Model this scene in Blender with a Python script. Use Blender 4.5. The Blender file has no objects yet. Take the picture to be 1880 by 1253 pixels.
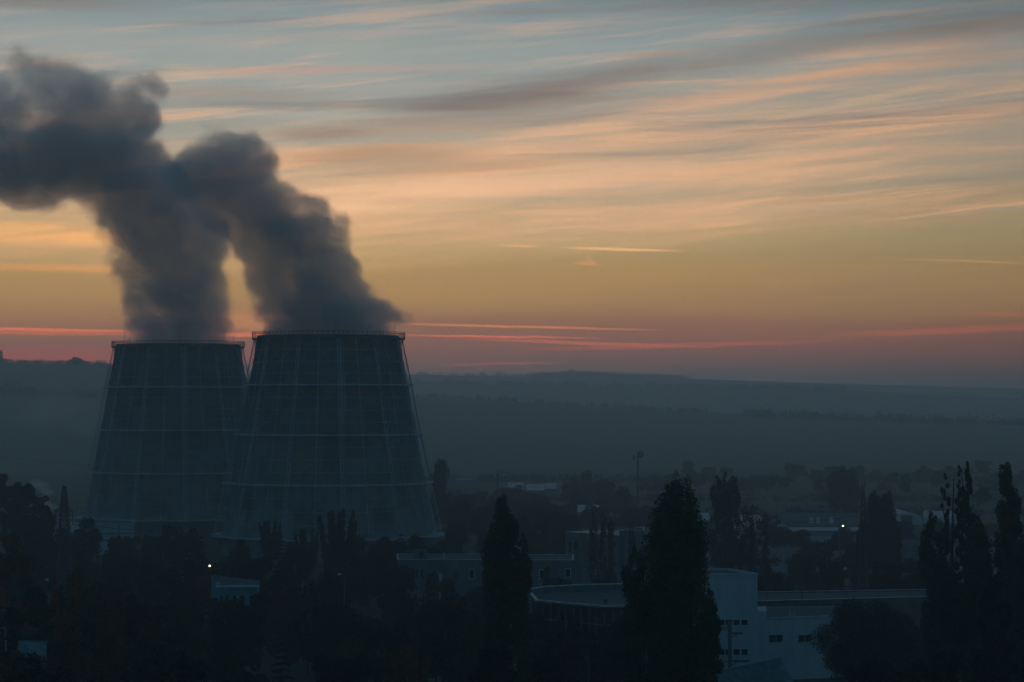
import bpy, math, random
import numpy as np
from mathutils import Vector, Matrix

# ------------------------------------------------------------------ frame constants
F = 4700.0          # focal length in photo pixels (photo 1880 x 1253)
HY = 735.0          # horizon row
CH = 44.0           # camera height above the plain
SIGMA = 0.00038     # haze density
ZTOP = 190.0        # top of haze
FAR = 6300.0
L_HAZE = (0.036, 0.050, 0.062)
def W(px, py, D): return Vector(((px - 940.0) * D / F, D, CH + (HY - py) * D / F))
def X(px, D): return (px - 940.0) * D / F
def Z(py, D): return CH + (HY - py) * D / F
def lin(c):
    return tuple(((v / 255) / 12.92 if v / 255 <= 0.04045 else ((v / 255 + 0.055) / 1.055) ** 2.4) for v in c)

scene = bpy.context.scene
col = scene.collection
# ------------------------------------------------------------------ camera
cd = bpy.data.cameras.new('camera'); cam = bpy.data.objects.new('camera', cd); col.objects.link(cam)
cam.location = (0, 0, CH); cam.rotation_euler = (math.radians(90), 0, 0)
cd.sensor_width = 36; cd.lens = 36 * F / 1880; cd.shift_y = (HY - 626.5) / 1880
cd.clip_start = 1; cd.clip_end = 30000
scene.camera = cam
scene.view_settings.view_transform = 'Standard'; scene.view_settings.look = 'None'
scene.view_settings.exposure = 0; scene.view_settings.gamma = 1
cy = scene.cycles
cy.volume_bounces = 3; cy.max_bounces = 7; cy.diffuse_bounces = 2; cy.glossy_bounces = 2; cy.transparent_max_bounces = 16
cy.volume_step_rate = 0.26; cy.volume_max_steps = 400
cy.use_denoising = True; cy.denoiser = 'OPENIMAGEDENOISE'
cy.use_adaptive_sampling = True; cy.adaptive_threshold = 0.02

# ------------------------------------------------------------------ node helpers
class NT:
    def __init__(s, tree): s.t = tree; s.n = tree.nodes; s.l = tree.links
    def new(s, typ, **kw):
        n = s.n.new(typ)
        for k, v in kw.items(): setattr(n, k, v)
        return n
    def setin(s, sock, v):
        if v is None: return
        if isinstance(v, bpy.types.NodeSocket): s.l.new(v, sock)
        else: sock.default_value = v
    def m(s, op, a, b=None, c=None, clamp=False):
        n = s.new('ShaderNodeMath', operation=op); n.use_clamp = clamp
        s.setin(n.inputs[0], a); s.setin(n.inputs[1], b); s.setin(n.inputs[2], c)
        return n.outputs[0]
    def v(s, op, a, b=None, c=None):
        n = s.new('ShaderNodeVectorMath', operation=op)
        s.setin(n.inputs[0], a)
        if b is not None:
            if op == 'SCALE': s.setin(n.inputs['Scale'], b)
            else: s.setin(n.inputs[1], b)
        s.setin(n.inputs[2], c) if c is not None else None
        return n.outputs['Value'] if op in ('DOT_PRODUCT', 'LENGTH') else n.outputs[0]
    def mix(s, f, a, b, blend='MIX'):
        n = s.new('ShaderNodeMix', data_type='RGBA', blend_type=blend); n.clamp_factor = True
        s.setin(n.inputs[0], f)
        s.setin(n.inputs[6], a if not isinstance(a, tuple) else (*a[:3], 1)); s.setin(n.inputs[7], b if not isinstance(b, tuple) else (*b[:3], 1))
        return n.outputs[2]
    def ramp(s, f, stops, interp='LINEAR'):
        n = s.new('ShaderNodeValToRGB'); cr = n.color_ramp; cr.interpolation = interp
        while len(cr.elements) < len(stops): cr.elements.new(0.5)
        for e, (p, c) in zip(cr.elements, stops):
            e.position = p; e.color = (*c, 1) if isinstance(c, tuple) else (c, c, c, 1)
        s.setin(n.inputs[0], f); return n.outputs[0]
    def noise(s, vec, scale, detail=3, rough=0.55, dist=0.0, color=False):
        n = s.new('ShaderNodeTexNoise'); n.inputs['Scale'].default_value = scale; n.inputs['Detail'].default_value = detail
        n.inputs['Roughness'].default_value = rough; n.inputs['Distortion'].default_value = dist
        s.setin(n.inputs['Vector'], vec); return n.outputs['Color' if color else 'Fac']
    def mr(s, v, a, b, c=0.0, d=1.0, smooth=False):
        n = s.new('ShaderNodeMapRange'); n.interpolation_type = 'SMOOTHSTEP' if smooth else 'LINEAR'
        s.setin(n.inputs[0], v)
        for i, x in enumerate((a, b, c, d)): s.setin(n.inputs[i + 1], x)
        return n.outputs[0]
    def comb(s, x, y, z=0.0):
        n = s.new('ShaderNodeCombineXYZ'); s.setin(n.inputs[0], x); s.setin(n.inputs[1], y); s.setin(n.inputs[2], z); return n.outputs[0]
    def sep(s, v):
        n = s.new('ShaderNodeSeparateXYZ'); s.setin(n.inputs[0], v); return n.outputs

# ------------------------------------------------------------------ world: dusk sky with streaked cirrus
wd = bpy.data.worlds.new('World'); scene.world = wd; wd.use_nodes = True
w = NT(wd.node_tree); w.n.clear()
tc = w.new('ShaderNodeTexCoord').outputs['Generated']
dx, dy, dz = w.sep(tc)
az = w.m('ARCTAN2', dx, dy)
el = w.m('ARCSINE', dz)
PX = w.m('MULTIPLY_ADD', az, F, 940.0)              # azimuth, 4700 units a radian
PY = w.m('MULTIPLY_ADD', el, -F, HY)                # elevation in the same units
P0 = w.comb(PX, PY, 0.0)
wob = w.noise(w.v('MULTIPLY', P0, (1 / 500, 1 / 110, 0)), 1.0, 3, 0.5)
PYw = w.m('MULTIPLY_ADD', w.m('SUBTRACT', wob, 0.5), 26.0, PY)
Pw = w.comb(PX, PYw, 0.0)
elv = w.m('DIVIDE', w.m('SUBTRACT', HY, PYw), 1400.0)
def st(y, c): return ((HY - y) / 1400.0, lin(c))
base = w.ramp(elv, [st(735, (70, 72, 78)), st(706, (68, 73, 79)), st(690, (74, 74, 79)), st(668, (92, 77, 77)), st(630, (116, 82, 75)), st(592, (136, 98, 76)),
                    st(550, (157, 121, 80)), st(500, (165, 131, 85)), st(440, (166, 145, 102)), st(380, (174, 152, 117)),
                    st(300, (160, 150, 130)), st(200, (152, 152, 143)), st(90, (142, 152, 151)), st(0, (116, 132, 138)),
                    st(-180, (80, 96, 108)), st(-600, (62, 78, 94))])
cur = base
def streak(cx, cy_, rx, ry, rot, c, a, soft=True):
    global cur
    mp = w.new('ShaderNodeMapping', vector_type='TEXTURE')
    mp.inputs['Location'].default_value = (cx, cy_, 0); mp.inputs['Rotation'].default_value = (0, 0, math.radians(rot))
    mp.inputs['Scale'].default_value = (rx, ry, 1)
    w.l.new(Pw if soft else P1, mp.inputs['Vector'])
    g = w.new('ShaderNodeTexGradient', gradient_type='SPHERICAL'); w.l.new(mp.outputs[0], g.inputs[0])
    f = w.m('SMOOTH_MIN', w.m('MULTIPLY', g.outputs[1], 1.6), 1.0, 0.3)
    f = w.m('MULTIPLY', f, a)
    if soft: f = w.m('MULTIPLY', f, tex)
    cur = w.mix(f, cur, lin(c))
# streaky textures, bands climbing gently to the right
mpr = w.new('ShaderNodeMapping', vector_type='TEXTURE'); mpr.inputs['Rotation'].default_value = (0, 0, math.radians(-5)); mpr.inputs['Scale'].default_value = (520, 30, 1)
w.l.new(Pw, mpr.inputs['Vector'])
n1 = w.noise(mpr.outputs[0], 1.0, 6, 0.62, 0.6)
mp2 = w.new('ShaderNodeMapping', vector_type='TEXTURE'); mp2.inputs['Rotation'].default_value = (0, 0, math.radians(-2)); mp2.inputs['Scale'].default_value = (900, 42, 1); mp2.inputs['Location'].default_value = (333, 777, 0)
w.l.new(Pw, mp2.inputs['Vector'])
n2 = w.noise(mp2.outputs[0], 1.0, 5, 0.6, 0.4)
mp3 = w.new('ShaderNodeMapping', vector_type='TEXTURE'); mp3.inputs['Rotation'].default_value = (0, 0, math.radians(-4)); mp3.inputs['Scale'].default_value = (330, 15, 1)
w.l.new(Pw, mp3.inputs['Vector'])
n3 = w.noise(mp3.outputs[0], 1.0, 4, 0.65, 0.8)
tex = w.m('MULTIPLY', w.mr(n1, 0.32, 0.62, 0.35, 1.0, True), w.mr(n3, 0.35, 0.62, 0.72, 1.0))
P1 = w.comb(PX, w.m('MULTIPLY_ADD', w.m('SUBTRACT', w.noise(w.v('MULTIPLY', P0, (1 / 160, 1 / 60, 0)), 1.0, 2), 0.5), 7.0, PY), 0.0)
upper = w.mr(PY, 470.0, 380.0, 0.0, 1.0, True)
# broad brightening and darkening
streak(820, 345, 1100, 150, -4, (228, 177, 132), 0.95)
streak(1400, 400, 700, 60, -3, (206, 160, 116), 0.6)
streak(1450, 255, 950, 170, -8, (198, 162, 130), 0.75)
streak(300, 120, 900, 130, -2, (160, 160, 152), 0.5)
streak(350, 440, 700, 80, 0, (205, 155, 105), 0.55)
streak(1750, 470, 600, 120, 0, (138, 124, 98), 0.35)
peach = w.mr(n1, 0.48, 0.68, 0.0, 0.85, True)
cur = w.mix(w.m('MULTIPLY', peach, w.m('MULTIPLY', upper, w.mr(PY, 60.0, 330.0, 0.35, 1.0))), cur, lin((232, 178, 136)))
grey = w.mr(n2, 0.50, 0.70, 0.0, 0.65, True)
cur = w.mix(w.m('MULTIPLY', grey, w.mr(PY, 430.0, 250.0, 0.0, 1.0, True)), cur, lin((132, 126, 120)))
cool = w.mr(n2, 0.46, 0.30, 0.0, 0.55, True)
cur = w.mix(w.m('MULTIPLY', cool, upper), cur, lin((146, 152, 142)))
fine = w.mr(n3, 0.50, 0.70, 0.0, 0.30, True)
hiw = w.m('MULTIPLY', upper, w.mr(w.m('ADD', PY, w.m('MULTIPLY', PX, .12)), 120.0, 380.0, .35, 1.0))
cur = w.mix(w.m('MULTIPLY', fine, hiw), cur, lin((214, 176, 146)))
fine2 = w.mr(n3, 0.47, 0.30, 0.0, 0.26, True)
cur = w.mix(w.m('MULTIPLY', fine2, hiw), cur, lin((136, 134, 128)))
# named features
for a in [(930, 180, 330, 42, -8, (112, 103, 101), .85), (1290, 120, 330, 34, -7, (120, 111, 106), .7), (820, 230, 330, 34, -5, (138, 124, 116), .6),
          (590, 250, 120, 17, -2, (138, 116, 102), .8), (700, 290, 230, 30, -3, (150, 118, 94), .7), (830, 312, 260, 20, -4, (178, 132, 100), .6),
          (1750, 60, 420, 45, -4, (112, 104, 100), .7), (80, 18, 260, 20, 1, (128, 116, 110), .7), (1500, 10, 500, 30, 0, (104, 112, 116), .6),
          (420, 178, 220, 22, 0, (140, 126, 118), .6), (1230, 105, 130, 7, -1, (170, 140, 122), .6),
          (700, 362, 380, 40, -4, (246, 190, 144), .95), (620, 392, 300, 15, -3, (250, 196, 146), .8), (900, 345, 400, 26, -5, (232, 182, 142), .8),
          (1480, 152, 430, 24, -9, (208, 162, 128), .7), (1750, 128, 300, 14, -8, (200, 160, 130), .6), (1120, 225, 420, 14, -9, (218, 172, 138), .7), (1560, 196, 300, 9, -11, (206, 174, 140), .6),
          (1600, 292, 480, 18, -4, (214, 170, 132), .8), (1150, 310, 480, 18, -5, (216, 176, 140), .75), (1450, 320, 560, 8, -6, (216, 174, 134), .8),
          (1320, 392, 380, 12, -3, (214, 168, 126), .8), (1640, 345, 330, 14, -3, (134, 138, 122), .6), (1250, 355, 300, 14, -4, (150, 146, 124), .55),
          (640, 130, 330, 9, -1, (192, 150, 136), .75), (560, 75, 500, 10, -3, (178, 156, 146), .5), (620, 215, 300, 10, -1, (170, 170, 156), .5),
          (50, 434, 330, 24, 1, (250, 178, 108), .95), (60, 495, 300, 10, 0, (220, 150, 86), .7),
          (1100, 600, 1100, 26, 0, (116, 82, 74), .35), (1500, 560, 500, 40, 0, (134, 108, 84), .4)]:
    streak(*a)
for a in [(1140, 459, 130, 3.6, 1.8, (238, 176, 122), .9), (955, 452.5, 45, 3, .5, (226, 168, 112), .8), (1078, 485, 30, 5, 3, (206, 148, 98), .6), (1083, 478, 12, 6, 55, (210, 152, 100), .4), (1066, 482, 16, 3, -12, (200, 146, 98), .4),
          (940, 600, 330, 3, 1.4, (200, 120, 84), .7), (900, 618, 230, 3, .8, (205, 104, 80), .7), (1080, 630, 280, 4.5, 2.0, (180, 98, 78), .6), (1260, 634, 330, 6, -1.5, (158, 90, 77), .6),
          (1760, 608, 280, 9, -2, (166, 95, 77), .65), (1830, 580, 90, 5, 1, (168, 106, 76), .6), (90, 608, 260, 3.6, .8, (215, 106, 78), .8), (110, 614, 260, 5, .6, (190, 98, 76), .5),
          (1770, 484, 160, 3, 2.2, (196, 152, 100), .6), (1560, 492, 120, 3, 1, (176, 138, 92), .5), (1320, 413, 60, 3.5, -1, (216, 170, 126), .7),
          (130, 655, 500, 22, 0, (140, 76, 72), .6), (920, 668, 140, 3.5, -1, (136, 82, 78), .6), (445, 616, 90, 5, 0, (214, 110, 76), .7), (480, 590, 200, 26, 0, (196, 130, 86), .5)]:
    streak(*a, soft=False)
# falls off away from the afterglow
cur = w.mix(1.0, cur, w.ramp(w.mr(PX, -400.0, 2600.0), [(0.0, 1.0), (0.35, 1.04), (0.6, 0.94), (0.76, 0.78), (1.0, 0.6)]), 'MULTIPLY')
# radiance above the haze layer that leaves the haze as the colours above
pathl = w.m('MINIMUM', w.m('DIVIDE', ZTOP - CH, w.m('MAXIMUM', dz, 0.004)), FAR)
T = w.m('EXPONENT', w.m('MULTIPLY', pathl, -SIGMA))
air = w.v('SCALE', L_HAZE, w.m('SUBTRACT', 1.0, T))
glow = w.v('MAXIMUM', w.v('DIVIDE', w.v('SUBTRACT', cur, air), w.comb(T, T, T)), (0.0, 0.0, 0.0))
# rest of the dome: dusk blue from the Sky Texture plus a flat eastern dusk
sky = w.new('ShaderNodeTexSky', sky_type='NISHITA'); sky.sun_disc = False
SUN_EL, SUN_AZ = math.radians(1.0), math.radians(-9.0)
sky.sun_elevation = SUN_EL; sky.sun_rotation = SUN_AZ
sky.air_density = 1.0; sky.dust_density = 2.0; sky.ozone_density = 3.0
east = w.ramp(w.m('MAXIMUM', dz, 0.0), [(0.0, (.042, .082, .130)), (0.2, (.024, .081, .136)), (0.6, (.012, .070, .128)), (1.0, (.010, .064, .118))])
dome = w.v('ADD', w.v('SCALE', sky.outputs[0], 0.004), east)
front = w.m('MULTIPLY', w.mr(w.m('ABSOLUTE', az), 0.30, 1.1, 1.0, 0.0, True), w.mr(el, 0.16, 0.42, 1.0, 0.0, True))
fin = w.mix(front, dome, glow)
bg = w.new('ShaderNodeBackground'); w.l.new(fin, bg.inputs[0]); bg.inputs[1].default_value = 1.0
wo = w.new('ShaderNodeOutputWorld'); w.l.new(bg.outputs[0], wo.inputs[0])
wd.cycles.sampling_method = 'MANUAL'; wd.cycles.sample_map_resolution = 1024

# the sun, just gone behind the towers
sd = bpy.data.lights.new('sun', 'SUN'); so = bpy.data.objects.new('sun', sd); col.objects.link(so)
sd.energy = 0.02; sd.color = (1, .62, .42); sd.angle = math.radians(6)
so.rotation_euler = Vector((math.sin(SUN_AZ), math.cos(SUN_AZ), math.tan(SUN_EL))).to_track_quat('Z', 'Y').to_euler()

# ------------------------------------------------------------------ mesh helpers
def tag(o, label=None, cat=None, group=None, kind=None):
    if label: o['label'] = label
    if cat: o['category'] = cat
    if group: o['group'] = group
    if kind: o['kind'] = kind
    return o
def empty(name, loc, label, cat, group=None, rz=0.0):
    o = bpy.data.objects.new(name, None); col.objects.link(o); o.location = loc; o.rotation_euler = (0, 0, rz)
    o.empty_display_size = 1
    return tag(o, label, cat, group)
class MB:
    def __init__(s): s.v = []; s.f = []
    def add(s, vs, fs):
        b = len(s.v); s.v.extend([tuple(p) for p in vs]); s.f.extend([tuple(i + b for i in f) for f in fs]); return s
    def box(s, a, b):
        x0, y0, z0 = a; x1, y1, z1 = b
        return s.add([(x0, y0, z0), (x1, y0, z0), (x1, y1, z0), (x0, y1, z0), (x0, y0, z1), (x1, y0, z1), (x1, y1, z1), (x0, y1, z1)],
                     [(0, 3, 2, 1), (4, 5, 6, 7), (0, 1, 5, 4), (1, 2, 6, 5), (2, 3, 7, 6), (3, 0, 4, 7)])
    def bar(s, p, q, wd_, hd=None, up=(0, 0, 1)):
        p = Vector(p); q = Vector(q); hd = hd or wd_
        d = (q - p); 
        if d.length < 1e-6: return s
        d.normalize(); u = Vector(up)
        if abs(d.dot(u)) > .95: u = Vector((1, 0, 0))
        a = d.cross(u).normalized() * wd_ / 2; b = d.cross(a).normalized() * hd / 2
        return s.add([p - a - b, p + a - b, p + a + b, p - a + b, q - a - b, q + a - b, q + a + b, q - a + b],
                     [(0, 3, 2, 1), (4, 5, 6, 7), (0, 1, 5, 4), (1, 2, 6, 5), (2, 3, 7, 6), (3, 0, 4, 7)])
    def tube(s, pts, rad, n=6):
        b = len(s.v); pts = [Vector(p) for p in pts]; k = len(pts)
        for i, p in enumerate(pts):
            d = (pts[min(i + 1, k - 1)] - pts[max(i - 1, 0)]).normalized(); u = Vector((0, 0, 1)) if abs(d.z) < .9 else Vector((1, 0, 0))
            a = d.cross(u).normalized(); c = d.cross(a).normalized(); r = rad[i] if hasattr(rad, '__len__') else rad
            for j in range(n):
                t = 2 * math.pi * j / n; s.v.append(tuple(p + a * r * math.cos(t) + c * r * math.sin(t)))
        for i in range(k - 1):
            for j in range(n):
                s.f.append((b + i * n + j, b + i * n + (j + 1) % n, b + (i + 1) * n + (j + 1) % n, b + (i + 1) * n + j))
        s.f.append(tuple(b + j for j in range(n))[::-1]); s.f.append(tuple(b + (k - 1) * n + j for j in range(n)))
        return s
    def prism(s, poly, z0, z1):
        n = len(poly); zt = z1 if hasattr(z1, '__len__') else [z1] * n
        return s.add([(x, y, z0) for x, y in poly] + [(p[0], p[1], zt[i]) for i, p in enumerate(poly)],
                     [tuple(range(n))[::-1], tuple(range(n, 2 * n))] + [(i, (i + 1) % n, n + (i + 1) % n, n + i) for i in range(n)])
    def ring(s, rad, z0, z1, rin, n, ph=0.0):
        vs = []; fs = []
        for i in range(n):
            t = ph + 2 * math.pi * i / n; c, q = math.cos(t), math.sin(t)
            vs += [(rad * c, rad * q, z0), (rad * c, rad * q, z1), (rin * c, rin * q, z1), (rin * c, rin * q, z0)]
        for i in range(n):
            j = (i + 1) % n
            for k in range(4): fs.append((i * 4 + k, j * 4 + k, j * 4 + (k + 1) % 4, i * 4 + (k + 1) % 4))
        return s.add(vs, fs)
    def build(s, name, mt, parent=None, smooth=False, loc=None):
        me = bpy.data.meshes.new(name); me.from_pydata(s.v, [], s.f); me.update()
        if smooth: me.polygons.foreach_set('use_smooth', [True] * len(me.polygons))
        if mt: me.materials.append(mt)
        o = bpy.data.objects.new(name, me); col.objects.link(o)
        if parent: o.parent = parent
        if loc is not None: o.location = loc
        return o

def mat(name, c, rough=.85, var=.0, scale=1.0, c2=None, spec=.3, stretch=(1, 1, 1), metal=0.0, island=0.0):
    m = bpy.data.materials.new(name); m.use_nodes = True; t = NT(m.node_tree); b = t.n['Principled BSDF']
    b.inputs['Roughness'].default_value = rough; b.inputs['Specular IOR Level'].default_value = spec; b.inputs['Metallic'].default_value = metal
    b.inputs['Base Color'].default_value = (*c, 1)
    outc = None
    if var or c2:
        tcn = t.new('ShaderNodeTexCoord').outputs['Object']
        n = t.noise(t.v('MULTIPLY', tcn, stretch), scale, 4, .6)
        c2_ = c2 or tuple(v * (1 - var) for v in c); c1_ = c if c2 else tuple(min(1, v * (1 + var)) for v in c)
        outc = t.mix(t.mr(n, .35, .65), tuple(c2_), tuple(c1_))
    if island:
        g = t.new('ShaderNodeNewGeometry').outputs['Random Per Island']
        outc = t.mix(1.0, outc if outc else tuple(c), t.ramp(g, [(0, 1 - island), (1, 1 + island * .0 + .0)]), 'MULTIPLY')
    if outc: t.l.new(outc, b.inputs['Base Color'])
    return m

# ------------------------------------------------------------------ ground, hills
M = {}
M['grass'] = mat('grass', (.055, .065, .030), .95, c2=(.075, .058, .036), scale=.02)
M['hill'] = mat('hill_grass', (.10, .105, .06), .95, c2=(.13, .11, .075), scale=.004)
M['hazed_hill'] = mat('haze_lightened_fields', (.20, .18, .14), .95, c2=(.16, .16, .12), scale=.003)  # middle and far hills: haze fade put into a lightened base colour
M['asphalt'] = mat('asphalt', (.055, .055, .057), .9, .15, .3)
M['pale_ground'] = mat('gravel_yard', (.16, .155, .145), .95, .2, .2)
g = MB(); g.add([(-4500, -55, 0), (4500, -55, 0), (4500, 6200, 0), (-4500, 6200, 0)], [(0, 1, 2, 3)])
GX = 2400
g = MB(); g.add([(-GX, -55, 0), (GX, -55, 0), (GX, 6200, 0), (-GX, 6200, 0)], [(0, 1, 2, 3)])
tag(g.build('ground', M['grass']), kind='structure')
def sheet(name, pts, mt, z=.012):
    o = MB().add([(x, y, z) for x, y in pts], [tuple(range(len(pts)))]).build(name, mt); return tag(o, kind='structure')

def hill(name, prof, Dc, Df, Db, seed, mt):
    rs = np.random.RandomState(seed); xs = np.linspace(-1150, 3000, 260); px = [p[0] for p in prof]; py = [p[1] for p in prof]
    crest = np.interp(xs, px, py); zc = CH + (HY - crest) * Dc / F
    rough = np.convolve(rs.normal(0, 1, 300), np.ones(25) / 25, 'same')[:260] * 1.2
    zc = zc + rough
    prof_t = [(0, Df, 0.0), (0.15, Df + (Dc - Df) * .2, .10), (.3, Df + (Dc - Df) * .4, .30), (.5, Df + (Dc - Df) * .6, .56), (.7, Df + (Dc - Df) * .8, .82), (.9, Df + (Dc - Df) * .93, .96), (1, Dc, 1.0), (1.1, Dc + (Db - Dc) * .4, .8), (1.2, Db, 0.0)]
    vs = []; fs = []; n = len(prof_t)
    for i, x in enumerate(xs):
        for k, (_, D, h) in enumerate(prof_t):
            xx = max(-GX + 1, min(GX - 1, (x - 940) * D / F))
            vs.append((xx, D, -.6 + (zc[i] + .6) * h))
    for i in range(len(xs) - 1):
        for k in range(n - 1): fs.append((i * n + k, (i + 1) * n + k, (i + 1) * n + k + 1, i * n + k + 1))
    o = MB().add(vs, fs).build(name, mt, smooth=True); tag(o, kind='structure')
    return lambda p: float(np.interp(p, xs, zc))
hA = hill('near_hill', [(-1100, 655), (0, 667), (150, 669), (230, 676), (450, 700), (640, 722), (765, 728), (850, 731), (1000, 741), (1150, 750), (1300, 757), (1500, 765), (1880, 776), (3000, 800)], 2800, 1500, 3300, 3, M['hill'])
hB = hill('middle_hill', [(-1100, 690), (600, 700), (765, 706), (900, 707), (1050, 709), (1200, 711), (1400, 713), (1560, 717), (1700, 725), (1880, 733), (3000, 760)], 4200, 3350, 4700, 4, M['hazed_hill'])
hC = hill('far_hill', [(-1100, 700), (600, 692), (765, 688), (900, 691), (960, 694), (1040, 690), (1150, 692), (1300, 697), (1500, 704), (1800, 712), (3000, 740)], 5600, 4750, 6150, 5, M['hazed_hill'])

# ------------------------------------------------------------------ volumes
def volume_mat(name, blobs, org, nscale, warp, amp, thr, gain, dens, color, aniso=0.55, detail=6, rough=.68, puff=0.0, mouth=False, thin=None):
    """blobs: (centre, radii, weight) in object space; density = eroded sum of soft blobs"""
    m = bpy.data.materials.new(name); m.use_nodes = True; t = NT(m.node_tree); t.n.clear()
    p = t.new('ShaderNodeTexCoord').outputs['Object']
    n1 = t.noise(p, nscale * .35, 2, .5, color=True)
    p2 = t.v('MULTIPLY_ADD', n1, (warp, warp, warp), t.v('SUBTRACT', p, (warp / 2, warp / 2, warp / 2)))
    acc = None
    for c, r, wt in blobs:
        q = t.v('MULTIPLY_ADD', p2, tuple(1 / x for x in r), tuple(-a / x for a, x in zip(c, r)))
        d = t.v('DOT_PRODUCT', q, q)
        f = t.m('MULTIPLY_ADD', d, -wt, wt, clamp=True)
        acc = f if acc is None else t.m('ADD', acc, f)
    nz = t.noise(p2, nscale, detail, rough)
    e = t.m('MULTIPLY_ADD', t.m('SUBTRACT', nz, .5), amp, t.m('MINIMUM', acc, 1.3))
    if puff:
        vo = t.new('ShaderNodeTexVoronoi', feature='F1'); vo.inputs['Scale'].default_value = nscale * 1.7; vo.inputs['Detail'].default_value = 2.5; vo.inputs['Roughness'].default_value = .6
        t.l.new(p2, vo.inputs['Vector']); e = t.m('MULTIPLY_ADD', t.m('SUBTRACT', .42, vo.outputs['Distance']), puff, e)
    dn = t.m('MULTIPLY', t.m('SUBTRACT', e, thr), gain, clamp=True)
    dn = t.m('MULTIPLY', dn, t.mr(acc, 0.0, .14))
    if thin:
        zz = t.sep(p)[2]; dn = t.m('MULTIPLY', dn, t.mr(zz, thin[0], thin[1], 1.0, thin[2]))
    if mouth:
        x, y, z = t.sep(p); rr_ = t.m('LENGTH' if False else 'SQRT', t.m('ADD', t.m('MULTIPLY', x, x), t.m('MULTIPLY', y, y)))
        dn = t.m('MULTIPLY', dn, t.m('MAXIMUM', t.mr(z, 1.5, 4.0), t.mr(rr_, 19.6, 18.6)))
    dn = t.m('MULTIPLY', dn, t.m('MULTIPLY', dn, dens))
    vol = t.new('ShaderNodeVolumePrincipled'); vol.inputs['Color'].default_value = (*color, 1); vol.inputs['Anisotropy'].default_value = aniso
    t.l.new(dn, vol.inputs['Density'])
    out = t.new('ShaderNodeOutputMaterial'); t.l.new(vol.outputs[0], out.inputs['Volume'])
    return m
def steam(name, label, cat, D, px_blobs, base_px, nscale, warp, amp, thr, gain, dens, color, seed, depth=1.0, kind=None, sizek=1.0, voxel=3.0, grow=1.0, puff=0.0, mouth=False, thin=None):
    rs = random.Random(seed); org = W(base_px[0], base_px[1], D); s = D / F; bl = []
    for (x, y, rx, ry, wt) in px_blobs:
        c = W(x, y, D) - org; rr = (rx + ry) / 2 * s * depth; kk = 1.0 if (mouth and y > 590) else sizek
        c.y += rs.uniform(-.25, .25) * rr
        bl.append((tuple(c), (rx * s * kk, rr * kk, ry * s * kk), wt))
    m = volume_mat(name, bl, org, nscale, warp, amp, thr, gain, dens, color, puff=puff, mouth=mouth, thin=thin)
    import bmesh
    bm = bmesh.new()
    for c, r, wt in bl:
        k = (1.0 if wt > .6 else .92) * grow
        bmesh.ops.create_icosphere(bm, subdivisions=3, radius=1.0, matrix=Matrix.Translation(c) @ Matrix.Diagonal((r[0] * k, r[1] * k, r[2] * k, 1)))
    me = bpy.data.meshes.new(name); bm.to_mesh(me); bm.free()
    o = bpy.data.objects.new(name, me); col.objects.link(o); o.location = org
    md = o.modifiers.new('r', 'REMESH'); md.mode = 'VOXEL'; md.voxel_size = voxel
    dg = bpy.context.evaluated_depsgraph_get(); me2 = bpy.data.meshes.new_from_object(o.evaluated_get(dg)); me2.name = name
    o.modifiers.clear(); o.data = me2; me2.materials.clear(); me2.materials.append(m)
    return tag(o, label, cat, kind=kind)
LB = [(327, 642, 122, 30, 1.2), (325, 612, 124, 44, 1.2), (318, 572, 92, 50, 1), (306, 520, 88, 54, 1), (288, 465, 84, 54, 1), (268, 412, 86, 56, 1), (245, 362, 92, 60, 1), (345, 440, 66, 55, .8), (360, 530, 60, 64, .9), (388, 478, 50, 50, .8), (395, 425, 56, 46, .9), (246, 560, 30, 56, .7), (400, 570, 30, 50, .6),
      (205, 315, 96, 62, 1), (140, 290, 95, 64, 1), (70, 295, 95, 64, 1), (20, 335, 90, 46, .8), (-50, 300, 100, 70, .9), (-80, 220, 100, 80, .9), (95, 370, 72, 28, .55), (60, 385, 70, 22, .4), (152, 446, 44, 22, .6), (188, 500, 34, 32, .5),
      (222, 255, 76, 50, 1), (118, 212, 62, 74, 1), (100, 140, 54, 50, .85), (178, 182, 60, 62, .9), (225, 215, 52, 50, .7), (262, 188, 42, 60, .9), (276, 134, 34, 36, .75), (14, 110, 44, 54, .75), (4, 205, 50, 60, .85), (330, 365, 76, 66, .9), (150, 140, 46, 44, .7), (300, 295, 50, 40, .5), (55, 175, 56, 50, .7), (60, 110, 40, 34, .5), (215, 140, 40, 34, .45)]
RB = [(603, 618, 142, 30, 1.2), (603, 590, 140, 44, 1.2), (580, 550, 108, 48, 1), (690, 575, 42, 28, .65), (555, 505, 102, 54, 1), (640, 500, 44, 34, .65), (530, 455, 98, 54, 1), (508, 408, 94, 54, 1), (606, 402, 46, 36, .75), (632, 425, 26, 36, .5), (560, 362, 44, 34, .7),
      (445, 378, 86, 56, 1), (396, 338, 90, 54, 1), (336, 322, 60, 46, 1), (420, 295, 78, 48, 1), (412, 252, 66, 40, .7), (478, 285, 46, 54, .55), (480, 345, 54, 56, .8), (612, 468, 54, 46, .8), (668, 545, 46, 36, .7), (480, 545, 40, 50, .6), (462, 490, 40, 44, .7), (430, 440, 56, 40, .8), (370, 420, 44, 40, .6)]
steam_col = (1, .975, .965)
steam('steam_plume', 'huge dark steam plume drifting left from the farther, left cooling tower', 'steam', 846, LB, (327.5, 642), .05, 10, 1.3, .0, 1.6, .17, steam_col, 1, voxel=3.5, sizek=1.34, puff=.7, mouth=True, thin=(70, 108, .6))
steam('steam_plume', 'dark steam plume rising from the nearer, right cooling tower', 'steam', 732, RB, (603.5, 622), .058, 9, 1.3, .02, 1.7, .20, steam_col, 2, voxel=3.0, sizek=1.30, puff=.7, mouth=True, thin=(52, 72, .5))
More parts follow.
